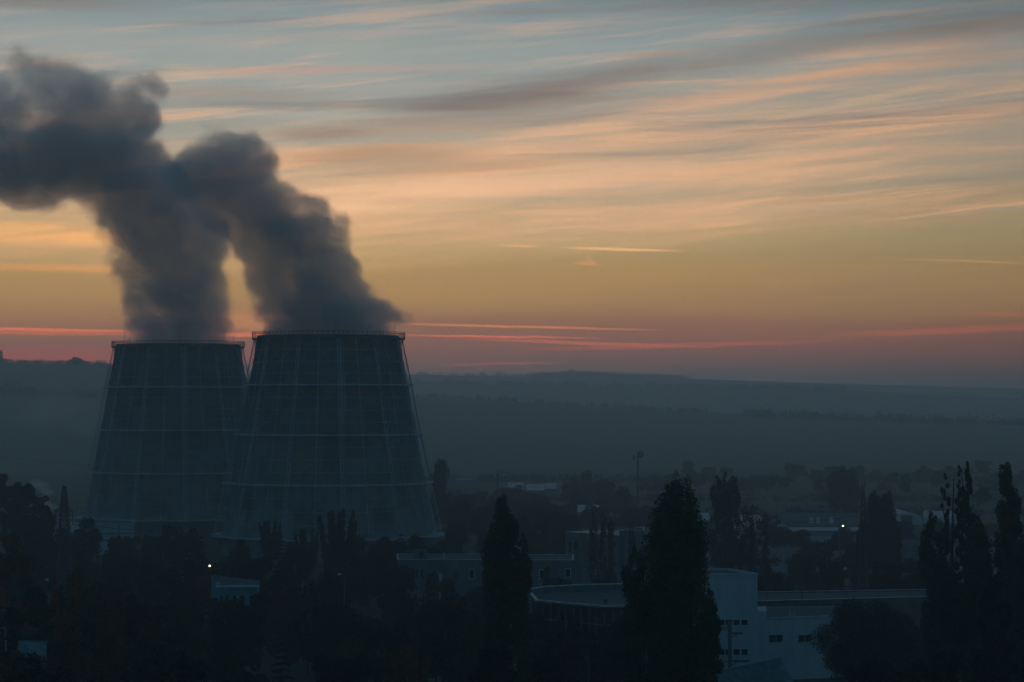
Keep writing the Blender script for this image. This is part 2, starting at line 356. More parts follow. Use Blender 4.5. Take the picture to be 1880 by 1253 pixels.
# ------------------------------------------------------------------ haze
hz = MB().box((-2450, -60, -1.6), (2450, FAR, ZTOP)).build('haze', None); tag(hz, 'thin even evening haze over the plain', kind='stuff')
hm = bpy.data.materials.new('haze'); hm.use_nodes = True; ht = NT(hm.node_tree); ht.n.clear()
hv = ht.new('ShaderNodeVolumePrincipled'); hv.inputs['Color'].default_value = (.64, .88, 1.0, 1); hv.inputs['Density'].default_value = SIGMA; hv.inputs['Anisotropy'].default_value = 0.71
ho = ht.new('ShaderNodeOutputMaterial'); ht.l.new(hv.outputs[0], ho.inputs['Volume']); hz.data.materials.append(hm)
hz.visible_shadow = True
# ------------------------------------------------------------------ cooling towers
def tower_wall_mat():
    m = bpy.data.materials.new('tower_cladding'); m.use_nodes = True; t = NT(m.node_tree); b = t.n['Principled BSDF']
    b.inputs['Roughness'].default_value = .9; b.inputs['Specular IOR Level'].default_value = .2
    p = t.new('ShaderNodeTexCoord').outputs['Object']; x, y, z = t.sep(p); a = t.m('ARCTAN2', x, y)
    au = t.m('MULTIPLY', a, 26.0)
    uv = t.comb(au, z, 0.0)
    # corrugation, sheet panels, rain streaks, replaced darker sheets
    cor = t.m('SINE', t.m('MULTIPLY', au, 9.0))
    wn = t.new('ShaderNodeTexWhiteNoise', noise_dimensions='2D')
    cell = t.v('FLOOR', t.v('MULTIPLY', uv, (1 / 2.3, 1 / 3.5, 0))); t.l.new(cell, wn.inputs['Vector'])
    streak = t.noise(t.v('MULTIPLY', uv, (.9, .05, 0)), 1.0, 4, .65)
    blot = t.noise(t.v('MULTIPLY', uv, (.07, .10, 0)), 1.0, 3, .6)
    wn2 = t.new('ShaderNodeTexWhiteNoise', noise_dimensions='2D')
    cell2 = t.v('FLOOR', t.v('MULTIPLY', uv, (1 / 6.8, 1 / 7.0, 0))); t.l.new(cell2, wn2.inputs['Vector'])
    v = t.m('MULTIPLY_ADD', wn.outputs[0], .20, .56)
    v = t.m('MULTIPLY', v, t.mr(streak, .3, .7, .82, 1.12))
    v = t.m('MULTIPLY', v, t.mr(blot, .35, .65, .78, 1.12))
    v = t.m('MULTIPLY', v, t.mr(wn2.outputs[0], .72, .80, 1.0, .74))
    v = t.m('MULTIPLY', v, t.m('MULTIPLY_ADD', cor, .12, 1.0))
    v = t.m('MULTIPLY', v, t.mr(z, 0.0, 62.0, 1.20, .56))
    c = t.mix(t.mr(blot, .4, .62), (.40, .33, .275), (.32, .345, .345))
    c = t.v('SCALE', c, v); t.l.new(c, b.inputs['Base Color'])
    return m
M['wall'] = tower_wall_mat()
M['frame'] = mat('galvanised_steel', (.40, .42, .43), .7, .25, .25, spec=.3)
M['girder'] = mat('pale_girder_steel', (.47, .49, .49), .7, .25, .25, spec=.3)
M['thin'] = mat('dull_purlin_steel', (.30, .31, .31), .7, .25, .25, spec=.3)
M['rimsteel'] = mat('weathered_steel', (.16, .14, .12), .7, .3, .3)
M['dark'] = mat('dark_interior', (.02, .02, .02), .95)
M['concrete'] = mat('concrete', (.26, .25, .24), .9, .2, .2)
TZ = [5.6, 20.5, 34.3, 48.3, 61.4]                    # ring heights
TR = [32.9, 29.7, 26.6, 23.95, 21.2]                  # outer chord radius
WR = [30.2, 27.8, 25.3, 22.8, 20.4]                   # cladding radius
PH = math.radians(-90 + 11.4)
def rad(z, tab): return float(np.interp(z, TZ, tab))
def pol(r, a, z): return (r * math.cos(a), r * math.sin(a), z)
def make_tower(org, label):
    T = empty('cooling_tower', org, label, 'cooling tower', 'steel framed cooling towers')
    # shell: 12 flat faces, a real skin 0.25 m thick
    vs = []; fs = []; zs = [5.6, 13, 20.5, 27.4, 34.3, 41.3, 48.3, 55, 62.3]; N = 12
    for z in zs:
        for i in range(N):
            a = PH + i * math.pi / 6; vs.append(pol(rad(z, WR), a, z))
    for k in range(len(zs) - 1):
        for i in range(N):
            j = (i + 1) % N; fs.append((k * N + i, k * N + j, (k + 1) * N + j, (k + 1) * N + i))
    b = len(vs)
    for z in zs:
        for i in range(N):
            a = PH + i * math.pi / 6; vs.append(pol(rad(z, WR) - .25, a, z))
    for k in range(len(zs) - 1):
        for i in range(N):
            j = (i + 1) % N; fs.append((b + k * N + i, b + (k + 1) * N + i, b + (k + 1) * N + j, b + k * N + j))
    K = len(zs) - 1
    for i in range(N):
        j = (i + 1) % N; fs.append((K * N + i, K * N + j, b + K * N + j, b + K * N + i)); fs.append((i, b + i, b + j, j))
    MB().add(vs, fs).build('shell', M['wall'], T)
    # louvred base below the lowest girder
    bw = MB(); bw.ring(30.0, 0, 5.2, 29.6, 24, PH); bw.build('base_wall', M['wall'], T)
    for i in range(24):
        a = PH + i * math.pi / 12; MB().bar(pol(31.6, a, 5.4), pol(30.6, a, 0), .5).build('base_column', M['concrete'], T)
    fl = MB(); fl.ring(33.2, 5.5, 5.72, 30.3, 48, PH); fl.build('base_canopy', M['frame'], T)
    # radial lattice posts at every corner: outer chord, inner chord, zigzag
    for i in range(N):
        a = PH + i * math.pi / 6; ta = Vector((-math.sin(a), math.cos(a), 0)) * .42
        m = MB()
        for s_ in (-1, 1):
            for k in range(4):
                m.bar(Vector(pol(TR[k], a, TZ[k])) + ta * s_, Vector(pol(TR[k + 1], a, TZ[k + 1])) + ta * s_, .20)
        z = TZ[0]; step = 1.9; k = 0
        while z < TZ[4] - .2:
            z2 = min(z + step, TZ[4]); o1 = pol(rad(z, TR), a, z); o2 = pol(rad(z2, TR), a, z2); i1 = pol(rad(z, WR) + .1, a, z); i2 = pol(rad(z2, WR) + .1, a, z2)
            m.bar(o1 if k % 2 else i1, i2 if k % 2 else o2, .11); m.bar(i1, o1, .10)
            m.bar(Vector(o1) + ta, Vector(o1) - ta, .10)
            z = z2; k += 1
        m.build('lattice_post', M['frame'], T)
        # rafter against the cladding, corner chord
    # mid-face mullions
    for i in range(N):
        m = MB(); am = PH + (i + .5) * math.pi / 6; cs = math.cos(math.pi / 12)
        for k in range(4): m.bar(pol((WR[k] + .25) * cs, am, TZ[k]), pol((WR[k + 1] + .25) * cs, am, TZ[k + 1]), .26, .22)
        m.build('mullion', M['frame'], T)
    # heavy ring girders at four levels, thin purlins between
    for k in range(4):
        m = MB()
        for i in range(N):
            a = PH + i * math.pi / 6; a2 = a + math.pi / 6
            m.bar(pol(TR[k] + .35, a, TZ[k]), pol(TR[k] + .35, a2, TZ[k]), .75, .45); m.bar(pol(WR[k] + .2, a, TZ[k]), pol(WR[k] + .2, a2, TZ[k]), .25, .3)
            m.bar(pol(TR[k] + .6, a, TZ[k]), pol(WR[k], a, TZ[k]), .4, .4)
            for q in range(1, 6):
                f = q / 6; A = Vector(pol(TR[k] + .35, a, TZ[k])).lerp(Vector(pol(TR[k] + .35, a2, TZ[k])), f); B = Vector(pol(WR[k] + .1, a, TZ[k])).lerp(Vector(pol(WR[k] + .1, a2, TZ[k])), f - 1 / 12)
                m.bar(A, B, .12)
            for zz, rr in ((1.05, .5), (.55, .5)):
                pass
        if k: pass
        m.build('ring_girder', M['girder'], T)
    for k in range(4):
        for q in range(1, 4):
            z = TZ[k] + (TZ[k + 1] - TZ[k]) * q / 4; m = MB(); r = rad(z, WR) + .12
            for i in range(N): m.bar(pol(r, PH + i * math.pi / 6, z), pol(r, PH + (i + 1) * math.pi / 6, z), .16, .2)
            m.build('purlin', M['thin'], T)
    # crossed wind braces: one X per face and storey
    for k in range(4):
        for i in range(N):
            a = PH + i * math.pi / 6; a2 = a + math.pi / 6; r1 = WR[k] + .5; r2 = WR[k + 1] + .5; m = MB()
            m.bar(pol(r1, a, TZ[k]), pol(r2, a2, TZ[k + 1]), .12); m.bar(pol(r1 + .1, a2, TZ[k]), pol(r2 + .1, a, TZ[k + 1]), .09)
            m.build('cross_brace', M['thin'], T)
    # rim walkway with railing
    pf = MB(); pf.ring(21.9, 61.35, 61.62, 19.9, 36, PH); 
    for i in range(36):
        a = PH + i * math.pi / 18; pf.bar(pol(21.8, a, 61.4), pol(20.5, a, 59.9), .12)
    P = pf.build('rim_walkway', M['rimsteel'], T)
    r = MB()
    for zz in (62.2, 62.75, 63.3):
        for i in range(72): r.bar(pol(21.8, i * math.pi / 36, zz), pol(21.8, (i + 1) * math.pi / 36, zz), .07 if zz < 63 else .11)
    for i in range(96):
        a = i * math.pi / 48; r.bar(pol(21.8, a, 61.6), pol(21.8, a, 63.3), .11)
    r.build('railing', M['rimsteel'], P)
    r = MB()
    for zz in (62.4, 63.1):
        for i in range(60): r.bar(pol(19.95, i * math.pi / 30, zz), pol(19.95, (i + 1) * math.pi / 30, zz), .07)
    r.build('railing', M['rimsteel'], P)
    # ladder on the front corner
    m = MB(); a = PH + math.radians(2.6)
    for s_ in (-.3, .3):
        ta = Vector((-math.sin(a), math.cos(a), 0)) * s_
        for k in range(4): m.bar(Vector(pol(WR[k] + .9, a, TZ[k])) + ta, Vector(pol(WR[k + 1] + .9, a, TZ[k + 1])) + ta, .09)
    z = 6
    while z < 61:
        ta = Vector((-math.sin(a), math.cos(a), 0)) * .3; c = Vector(pol(rad(z, WR) + .9, a, z)); m.bar(c - ta, c + ta, .06); z += .9
    m.build('ladder', M['frame'], T)
    # lightning rods and beacon posts on the rim
    for xo, h, th in [(-15.6, 4.4, .14), (3.3, 4.8, .16), (19.2, 4.2, .14)]:
        y = -math.sqrt(21.6 ** 2 - xo ** 2) if xo != 19.2 else -9.0
        MB().tube([(xo, y, 61.5), (xo, y, 61.5 + h)], [th * .6, th * .3], 5).build('lightning_rod', M['rimsteel'], T)
    for xo, h in [(-17.6, 2.6), (3.9, 2.9), (8.2, 3.3)]:
        y = math.sqrt(20 ** 2 - xo ** 2)
        m = MB(); m.tube([(xo, y, 61.5), (xo, y, 61.5 + h)], [.09, .07], 5); m.box((xo - .25, y - .15, 61.5 + h), (xo + .25, y + .15, 61.9 + h)); m.build('beacon_post', M['rimsteel'], T)
    return T
def copy_tree(o, parent=None):
    c = o.copy(); col.objects.link(c); c.parent = parent
    for ch in [x for x in bpy.data.objects if x.parent == o]: copy_tree(ch, c)
    return c
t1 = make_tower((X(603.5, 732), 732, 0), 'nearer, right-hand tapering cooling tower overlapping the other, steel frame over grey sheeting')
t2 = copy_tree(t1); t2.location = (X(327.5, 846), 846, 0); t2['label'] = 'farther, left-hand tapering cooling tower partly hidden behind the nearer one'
# ------------------------------------------------------------------ buildings
M['white_wall'] = mat('white_render', (.62, .60, .585), .9, c2=(.52, .505, .49), scale=.8, stretch=(1, 1, .16))
M['grey_wall'] = mat('grey_render', (.19, .20, .205), .9, c2=(.125, .13, .135), scale=.5, stretch=(1, 1, .3))
M['brick'] = mat('dull_brick', (.16, .11, .09), .9, .25, .6)
M['turq'] = mat('turquoise_render', (.06, .30, .32), .85, .25, .5, stretch=(1, 1, .3))
M['felt'] = mat('roof_felt', (.085, .085, .09), .85, .25, .25)
M['slate'] = mat('corrugated_slate', (.22, .23, .235), .85, .3, .8)
M['pale_roof'] = mat('pale_metal_roof', (.34, .33, .35), .5, .15, .3, spec=.5)
M['cap'] = mat('parapet_flashing', (.62, .56, .56), .5, .3, 1.0, spec=.6)
M['redpaint'] = mat('red_paint', (.22, .05, .05), .7, .2, 1)
M['whiteframe'] = mat('white_window_frame', (.60, .66, .68), .6)
M['wood'] = mat('weathered_wood', (.10, .08, .06), .9, .3, 1)
M['glass'] = mat('dark_glass', (.015, .02, .022), .15, spec=.5)
M['steel'] = mat('dark_steel', (.07, .07, .07), .6, .2, 1, spec=.4)
M['bark'] = mat('bark', (.045, .038, .03), .95, .3, 1)
def P2(px, D): return (X(px, D), D)
def onwall(px, A, B):
    k = (px - 940) / F; (x0, y0), (x1, y1) = A, B          # x = k*y
    t = (k * y0 - x0) / ((x1 - x0) - k * (y1 - y0)); return (x0 + (x1 - x0) * t, y0 + (y1 - y0) * t)
def window(parent, A, B, px0, px1, py0, py1, lights=1, frame='whiteframe', fw=.14, name='window', out=.0, transom=False):
    P = onwall(px0, A, B); Q = onwall(px1, A, B); z1 = Z(py0, (P[1] + Q[1]) / 2); z0 = Z(py1, (P[1] + Q[1]) / 2)
    P = Vector((*P, 0)); Q = Vector((*Q, 0)); u = (Q - P).normalized(); L = (Q - P).length; n = Vector((u.y, -u.x, 0))
    if n.y > 0: n = -n
    def pt(s, z, o): return P + u * s + n * (o + out) + Vector((0, 0, z))
    def slab(m, s0, s1, a, b, o0, o1):
        m.add([pt(s0, a, o0), pt(s1, a, o0), pt(s1, b, o0), pt(s0, b, o0), pt(s0, a, o1), pt(s1, a, o1), pt(s1, b, o1), pt(s0, b, o1)],
              [(0, 3, 2, 1), (4, 5, 6, 7), (0, 1, 5, 4), (1, 2, 6, 5), (2, 3, 7, 6), (3, 0, 4, 7)])
    f = MB()
    slab(f, -fw, L + fw, z0 - fw, z0, -.05, .12); slab(f, -fw, L + fw, z1, z1 + fw, -.05, .10)
    slab(f, -fw, 0, z0, z1, -.05, .09); slab(f, L, L + fw, z0, z1, -.05, .09)
    for k in range(1, lights): slab(f, L * k / lights - fw * .4, L * k / lights + fw * .4, z0, z1, -.05, .08)
    if transom: slab(f, 0, L, z0 + (z1 - z0) * .6, z0 + (z1 - z0) * .6 + fw * .7, -.04, .075)
    w_ = f.build(name, M[frame], parent)
    g_ = MB(); slab(g_, 0, L, z0, z1, -.05, .03); g_.build('pane', M['glass'], w_)
    return w_
def block(name, poly, h, label, cat, wall='grey_wall', roof='felt', cap='cap', group=None, parap=.35, z0=0, capw=.35, root=None):
    cx = sum(p[0] for p in poly) / len(poly); cy_ = sum(p[1] for p in poly) / len(poly)
    r = root or empty(name, (0, 0, 0), label, cat, group)
    MB().prism(poly, z0, h).build('wall', M[wall], r)
    k = .985; rp = [(cx + (x - cx) * k, cy_ + (y - cy_) * k) for x, y in poly]
    hh = h if not hasattr(h, '__len__') else h
    zt = [(z + .03) for z in hh] if hasattr(hh, '__len__') else [hh + .03] * len(poly)
    ro = MB().add([(x, y, zt[i]) for i, (x, y) in enumerate(rp)], [tuple(range(len(rp)))]).build('roof', M[roof], r)
    if parap:
        m = MB(); c = MB()
        for i in range(len(poly)):
            j = (i + 1) % len(poly); a = Vector((*poly[i], zt[i] - .03 + parap / 2)); b = Vector((*poly[j], zt[j] - .03 + parap / 2)); d = (b - a).normalized() * capw * .5
            m.bar(a + d, b - d, capw * .8, parap)
            a.z += parap / 2 + .04; b.z += parap / 2 + .04; c.bar(a - d * .9, b + d * .9, capw, .08)
        m.build('parapet', M[wall], r); c.build('parapet_cap', M[cap], r)
    return r
# white block with its lower wing
A0 = (P2(1248, 400)); A1 = P2(1391, 400); A2 = P2(1391, 401)
wb = block('white_building', [A0, A1, P2(1337, 412), P2(1248, 414)], Z(1058, 400), 'tall white block stepping down to a lower wing, right of the biggest poplar', 'building', 'white_wall')
for y0, y1 in ((1138, 1148), (1192, 1203)):
    for a, b, n in ((1303, 1316.5, 1), (1318, 1330, 1), (1332, 1344, 1), (1346.5, 1358, 1), (1361, 1372.5, 1)):
        window(wb, A0, A1, a, b, y0, y1, 1, fw=.11)
S0, S1 = P2(1391, 400.4), P2(1407, 400.8)
st_ = MB().prism([S0, S1, P2(1407, 410), P2(1380, 410)], 0, Z(1123, 400)).build('stair_wall', M['white_wall'], wb)
V0, V1 = P2(1407, 401), P2(1604, 409)
MB().prism([V0, V1, P2(1604, 427), P2(1392, 424)], 0, Z(1137, 401)).build('wing_wall', M['white_wall'], wb)
MB().add([(*P2(1408, 402), Z(1137, 401) + .03), (*P2(1603, 410), Z(1137, 401) + .03), (*P2(1603, 426), Z(1137, 401) + .03), (*P2(1393, 423), Z(1137, 401) + .03)], [(0, 1, 2, 3)]).build('wing_roof', M['felt'], wb)
MB().bar((*P2(1407, 401), Z(1137, 401) + .10), (*P2(1604, 409), Z(1137, 401) + .10), .4, .14).build('parapet_cap', M['cap'], wb)
for a, b, n in ((1412, 1437, 2), (1465.5, 1489, 2), (1503, 1524, 2)): window(wb, V0, V1, a, b, 1166, 1179.5, n, fw=.10, frame='white_wall')
dp = MB(); q = onwall(1402, S0, S1); dp.tube([(q[0], q[1] - .15, 2), (q[0], q[1] - .15, Z(1137, 401))], .08, 5); dp.build('drainpipe', M['whiteframe'], wb)
ld = MB()
for px in (1449, 1458):
    q = onwall(px, V0, V1); ld.tube([(q[0], q[1] - .25, 1), (q[0], q[1] - .25, Z(1124, 401))], .04, 4)
qa = onwall(1449, V0, V1); qb = onwall(1458, V0, V1); z = 1.5
while z < Z(1124, 401): ld.bar((qa[0], qa[1] - .25, z), (qb[0], qb[1] - .25, z), .035); z += .45
ld.build('roof_ladder', M['whiteframe'], wb)
# long brick hall behind the wing
H0, H1 = P2(1380, 428), P2(1900, 440)
bh = block('brick_hall', [H0, H1, P2(1900, 458), P2(1380, 452)], [Z(1107, 428), Z(1093, 440), Z(1093, 440) - .3, Z(1107, 428) - .3], 'long low brick hall with pale roof edge behind the white wing', 'building', 'brick', parap=.25, capw=.4)
for px in (1412, 1478, 1560): 
    q = onwall(px, H0, H1); MB().tube([(q[0], q[1] + 4, 9.5), (q[0], q[1] + 4, 12.2)], .09, 5).build('vent_pipe', M['steel'], bh)
# glazed hall with a bowed roof parapet
G = [P2(985, 407), P2(1110, 395), P2(1247, 399), P2(1247, 431), P2(1150, 433), P2(1060, 430), P2(1000, 426), P2(976, 421)]
zg = Z(1117, 395)
gh = empty('glazed_hall', (0, 0, 0), 'glass fronted hall with bowed pale roof edge between the two big poplars', 'building')
MB().prism(G, 0, zg).build('wall', M['glass'], gh)
cxg = sum(p[0] for p in G) / 8; cyg = sum(p[1] for p in G) / 8
MB().add([(cxg + (x - cxg) * .985, cyg + (y - cyg) * .985, zg + .03) for x, y in G], [tuple(range(8))]).build('roof', M['felt'], gh)
fa = MB(); fb = MB()
for i in range(8):
    j = (i + 1) % 8; back = i in (3, 4, 5, 6); h_ = 1.0 if back else .25
    a = Vector((*G[i], zg + h_ / 2)); b = Vector((*G[j], zg + h_ / 2)); fb.bar(a, b, .32, h_)
    a.z = b.z = zg + h_ + .09; fa.bar(a, b, .46, .18)
fb.build('parapet', M['grey_wall'], gh); fa.build('parapet_cap', M['cap'], gh)
mu = MB()
for A, B, n in ((G[0], G[1], 9), (G[1], G[2], 9)):
    A = Vector((*A, 0)); B = Vector((*B, 0)); d = (B - A).normalized(); nn = Vector((d.y, -d.x, 0)) * (.08 if d.x > 0 else -.08)
    for k in range(n + 1):
        p = A.lerp(B, k / n) + nn; mu.bar(p, p + Vector((0, 0, zg - .4)), .11)
    for z in (zg - 2.6, zg - 5.2, zg - 7.8): mu.bar(A + nn * 1.4 + Vector((0, 0, z)), B + nn * 1.4 + Vector((0, 0, z)), .12)
mu.build('mullions', M['grey_wall'], gh)
MB().tube([(*P2(1112, 397), zg), (*P2(1112, 397), zg + 1.2)], .1, 5).box((P2(1112, 397)[0] - .3, 396.8, zg + .8), (P2(1112, 397)[0] + .3, 397.2, zg + 1.3)).build('roof_floodlight', M['steel'], gh)
# middle grey building
B0, B1 = P2(730, 532), P2(1052, 530)
mb = block('grey_building', [B0, B1, P2(1052, 548), P2(730, 551)], Z(1031, 531), 'long two storey grey building with a roof hut, in front of the near tower', 'building', 'grey_wall', 'brick', parap=.3)
hx = block('', [P2(760, 536), P2(784, 536), P2(784, 539), P2(760, 539)], Z(1011, 536), None, None, 'grey_wall', root=mb, z0=Z(1031, 531), parap=0)
window(mb, P2(760, 536), P2(784, 536), 770.5, 777, 1013.5, 1024, 1, frame='grey_wall', name='hut_door', fw=.1)
for a, b in ((756, 761.5), (763.5, 766.5), (772.5, 776.5)): window(mb, B0, B1, a, b, 1045, 1061, 1, frame='grey_wall', fw=.12)
window(mb, B0, B1, 991, 999, 1047, 1063, 1, fw=.16); window(mb, B0, B1, 1052 - 14, 1047, 1045, 1060, 1, fw=.12)
window(mb, B0, B1, 862, 870, 1046, 1062, 1, fw=.12); window(mb, B0, B1, 884, 892, 1046, 1062, 1, fw=.12)
q0 = onwall(831, B0, B1); q1 = onwall(843, B0, B1); MB().box((q0[0], q0[1] - .12, Z(1070, 531)), (q1[0], q1[1] - .02, Z(1050, 531))).build('red_panel', M['redpaint'], mb)
q0 = onwall(806, B0, B1); q1 = onwall(812, B0, B1); MB().box((q0[0], q0[1] - .3, 0), (q1[0], q1[1] - .02, Z(1053, 531))).build('pilaster', M['white_wall'], mb)
MB().tube([(X(815, 533), 533, 10), (X(815, 533), 533, 12.4)], .1, 5).build('roof_pipe', M['whiteframe'], mb)
# stepped grey building with the pale roof
C0, C1 = P2(1038, 606), P2(1137, 590)
sb = block('stepped_building', [C0, C1, P2(1180, 606), P2(1090, 622)], [Z(977, 606), Z(984, 590), Z(975, 606), Z(974, 622)], 'angular grey concrete building with a pale roof behind the slender poplar', 'building', 'grey_wall', 'pale_roof', parap=0)
block('', [P2(1137.3, 588), P2(1182, 588), P2(1182, 604), P2(1137.3, 589.6)], Z(976, 588), None, None, 'grey_wall', root=sb, parap=.2)
for a, b, c, d in ((1044, 1049.5, 995, 1015), (1054, 1062, 995, 1010), (1120, 1127, 1003, 1020)): window(sb, C0, C1, a, b, c, d, 1, frame='grey_wall', fw=.12)
qa = onwall(1068, C0, C1); qb = onwall(1093, C0, C1)
MB().add([(qa[0], qa[1] - .06, Z(1017, 600)), (qb[0], qb[1] - .06, Z(1019, 600)), (qb[0], qb[1] - .06, Z(998, 600)), (qa[0], qa[1] - .06, Z(996, 600))], [(0, 1, 2, 3)]).build('brick_panel', M['brick'], sb)
for px in (1068, 1152): MB().tube([(X(px, 604), 604, 12.5), (X(px, 604), 604, 14.3)], .14, 5).build('vent_pipe', M['steel'], sb)
# turquoise pavilion
T0, T1 = P2(399, 479), P2(474, 474)
tb = block('turquoise_building', [T0, T1, P2(476, 493), P2(388, 497)], [Z(1078, 479), Z(1078, 474), Z(1066, 493), Z(1056, 497)], 'turquoise walled building with grey sloping roof under the lit lamp', 'building', 'turq', 'felt', parap=0)
MB().bar((*T0, Z(1077, 479)), (*T1, Z(1077, 474)), .9, .3).build('eaves', M['whiteframe'], tb)
for a, b in ((404, 411), (414, 420), (428, 434), (440, 450), (458, 466)): window(tb, T0, T1, a, b, 1094, 1112, 1, frame='turq', fw=.14)
# pale building below the far tower
D0, D1, D2 = P2(98, 752), P2(168, 728), P2(246, 733)
pb = block('pale_building', [D0, D1, D2, P2(246, 752), P2(110, 770)], Z(965, 728), 'pale blank walled building at the foot of the farther tower', 'building', 'white_wall', 'felt', parap=.4)
window(pb, D0, D1, 138, 166, 994, 1009, 3, frame='grey_wall', fw=.1)
for z in (Z(981, 728), Z(993, 728)): MB().bar((D1[0], D1[1] - .1, z), (D2[0], D2[1] - .1, z), .12, .3).build('cornice', M['grey_wall'], pb)
MB().tube([(X(219, 731), 731 - .4, 2), (X(219, 731), 731 - .4, Z(962, 731))], .12, 5).build('drainpipe', M['grey_wall'], pb)
# corrugated gable roof at the bottom edge
def gable(name, label, e0, e1, r0, r1, b0, b1, zwall, wall='grey_wall', roof='slate', cat='shed', ribs=0):
    r = empty(name, (0, 0, 0), label, cat); V = [Vector(p) for p in (e0, e1, r0, r1, b0, b1)]
    w_ = MB(); w_.add([(*V[0].xy, 0), (*V[1].xy, 0), (*V[5].xy, 0), (*V[4].xy, 0), V[0], V[1], V[5], V[4], V[2], V[3]],
          [(0, 1, 5, 4), (1, 2, 6, 9, 5), (2, 3, 7, 6), (3, 0, 4, 8, 7), (4, 5, 9, 8), (6, 7, 8, 9)]); w_.build('wall', M[wall], r)
    ro = MB(); up = Vector((0, 0, .12)); up2 = Vector((0, 0, .26))
    for q in ((V[0], V[1], V[3], V[2]), (V[2], V[3], V[5], V[4])):
        ro.add([p + up for p in q] + [p + up2 for p in q], [(0, 3, 2, 1), (4, 5, 6, 7), (0, 1, 5, 4), (1, 2, 6, 5), (2, 3, 7, 6), (3, 0, 4, 7)])
    if ribs:
        for k in range(ribs):
            f = (k + .5) / ribs
            ro.bar(V[0].lerp(V[1], f) + up2, V[2].lerp(V[3], f) + up2, .12, .10)
    ro.build('roof', M[roof], r); MB().bar(V[2] + Vector((0, 0, .32)), V[3] + Vector((0, 0, .32)), .4, .14).build('ridge_cap', M['slate'], r)
    return r
gable('slate_roof_shed', 'shed with ribbed grey roof at the bottom edge right of the biggest poplar', (X(1290, 322), 322, 4.2), (X(1472, 342), 342, 4.2), (X(1300, 333), 333, 8.2), (X(1434, 354), 354, 8.0),
      (X(1320, 346), 346, 4.4), (X(1424, 366), 366, 4.4), 4, ribs=54)
# roofs at the lower left corner
gable('old_shed', 'old shed with pale worn roof edges in the lower left corner', (X(-30, 300), 300, Z(1210, 300)), (X(84, 306), 306, Z(1209, 306)), (X(-30, 306), 306, Z(1181, 306)), (X(86, 312), 312, Z(1183, 312)),
      (X(-30, 318), 318, Z(1195, 318)), (X(84, 322), 322, Z(1195, 322)), 4, roof='slate', ribs=30)
gable('dark_gable_house', 'dark gabled house whose pale verge slopes down behind the old shed', (X(-60, 330), 330, Z(1190, 330)), (X(132, 336), 336, Z(1190, 336)), (X(-20, 338), 338, Z(1142, 338)), (X(10, 341), 341, Z(1147, 341)),
      (X(-60, 348), 348, Z(1175, 348)), (X(120, 350), 350, Z(1175, 350)), 4, wall='wood', roof='felt')
# far sheds and hangars
def shed(label, px0, px1, D, ytop, depth, wall='grey_wall', roof='pale_roof', name='warehouse', lean=0.0, cat='warehouse', group=None):
    z1 = Z(ytop, D); return block(name, [P2(px0, D), P2(px1, D + 1), P2(px1, D + depth), P2(px0, D + depth)], [z1, z1, z1 + lean, z1 + lean], label, cat, wall, roof, parap=0, group=group)
shed('wide blue-grey warehouse just right of the near tower', 815, 884, 1180, 897, 60, 'grey_wall', 'felt', lean=2.2)
shed('small pale roofed shed above the wide warehouse right of the near tower', 835, 866, 1320, 886, 30, lean=1.0)
shed('white roofed shed behind the orange trees, left one', 932, 962, 1190, 899, 40, lean=2.0)
shed('white roofed shed behind the orange trees, middle one', 966, 1000, 1170, 901, 34, lean=1.8)
shed('white roofed shed behind the orange trees, right one', 1001, 1022, 1215, 898, 34, lean=1.6)
shed('low dark shed with bright roof left of the telecom mast', 1060, 1100, 900, 941, 40, lean=1.0)
dk = shed('long dark flat shed with small pale roof vents behind the right lit lamp', 1438, 1580, 890, 966, 46, 'brick', 'felt', lean=2.6)
for px in (1398, 1490, 1502, 1526):
    x = X(px, 900); 
    if px > 1430: MB().box((x - .6, 899, Z(966, 890) + .2), (x + .6, 900.4, Z(966, 890) + 2.6)).build('roof_vent', M['whiteframe'], dk)
shed('long pale low roof strip in front of the dark flat shed', 1400, 1585, 850, 975, 12, 'grey_wall', 'pale_roof', lean=.5)
shed('faint white shed at the left edge of the right-hand plain, beside the tall poplar', 1276, 1302, 900, 957, 30, lean=1.6)
def arch(label, px0, px1, D, ytop, depth):
    r = empty('arched_hangar', (0, 0, 0), label, 'hangar'); n = 14; x0, x1 = X(px0, D), X(px1, D); h = Z(ytop, D); w_ = 1.6
    ps = [(x0 + (x1 - x0) * (1 - math.cos(math.pi * k / n)) / 2, w_ + (h - w_) * math.sin(math.pi * k / n)) for k in range(n + 1)]
    vs = [(x, D, z) for x, z in ps] + [(x, D + depth, z) for x, z in ps]; MB().add(vs, [(k, k + 1, n + 2 + k, n + 1 + k) for k in range(n)]).build('roof', M['pale_roof'], r)
    en = MB()
    for y in (D, D + depth): en.add([(x0, y, 0), (x1, y, 0)] + [(x, y, z) for x, z in ps[::-1]], [tuple(range(n + 3))])
    en.add([(x0, D, 0), (x0, D + depth, 0), (x0, D + depth, w_), (x0, D, w_)], [(0, 1, 2, 3)]); en.add([(x1, D, 0), (x1, D + depth, 0), (x1, D + depth, w_), (x1, D, w_)], [(0, 1, 2, 3)])
    en.build('wall', M['white_wall'], r)
    x = (x0 + x1) / 2; MB().box((x - 2, D - .12, 0), (x + 2, D - .02, 3.2)).build('door', M['steel'], r)
arch('pale arched hangar just right of the tall triple-topped poplar', 1354, 1444, 868, 955, 40)
arch('pale arched hangar behind the twin poplars beside the lattice pylon', 1636, 1694, 905, 942, 40)
shed('pale flat-topped shed right of the arched hangar behind the twin poplars', 1695, 1760, 915, 949, 30, 'white_wall', 'pale_roof', lean=.8)
shed('low shed with bright roof under the right-hand poplars', 1650, 1700, 640, 1000, 14, 'grey_wall', 'felt', lean=.4)
sheet('road', [(-700, 455), (900, 455), (900, 462), (-700, 462)], M['asphalt'])
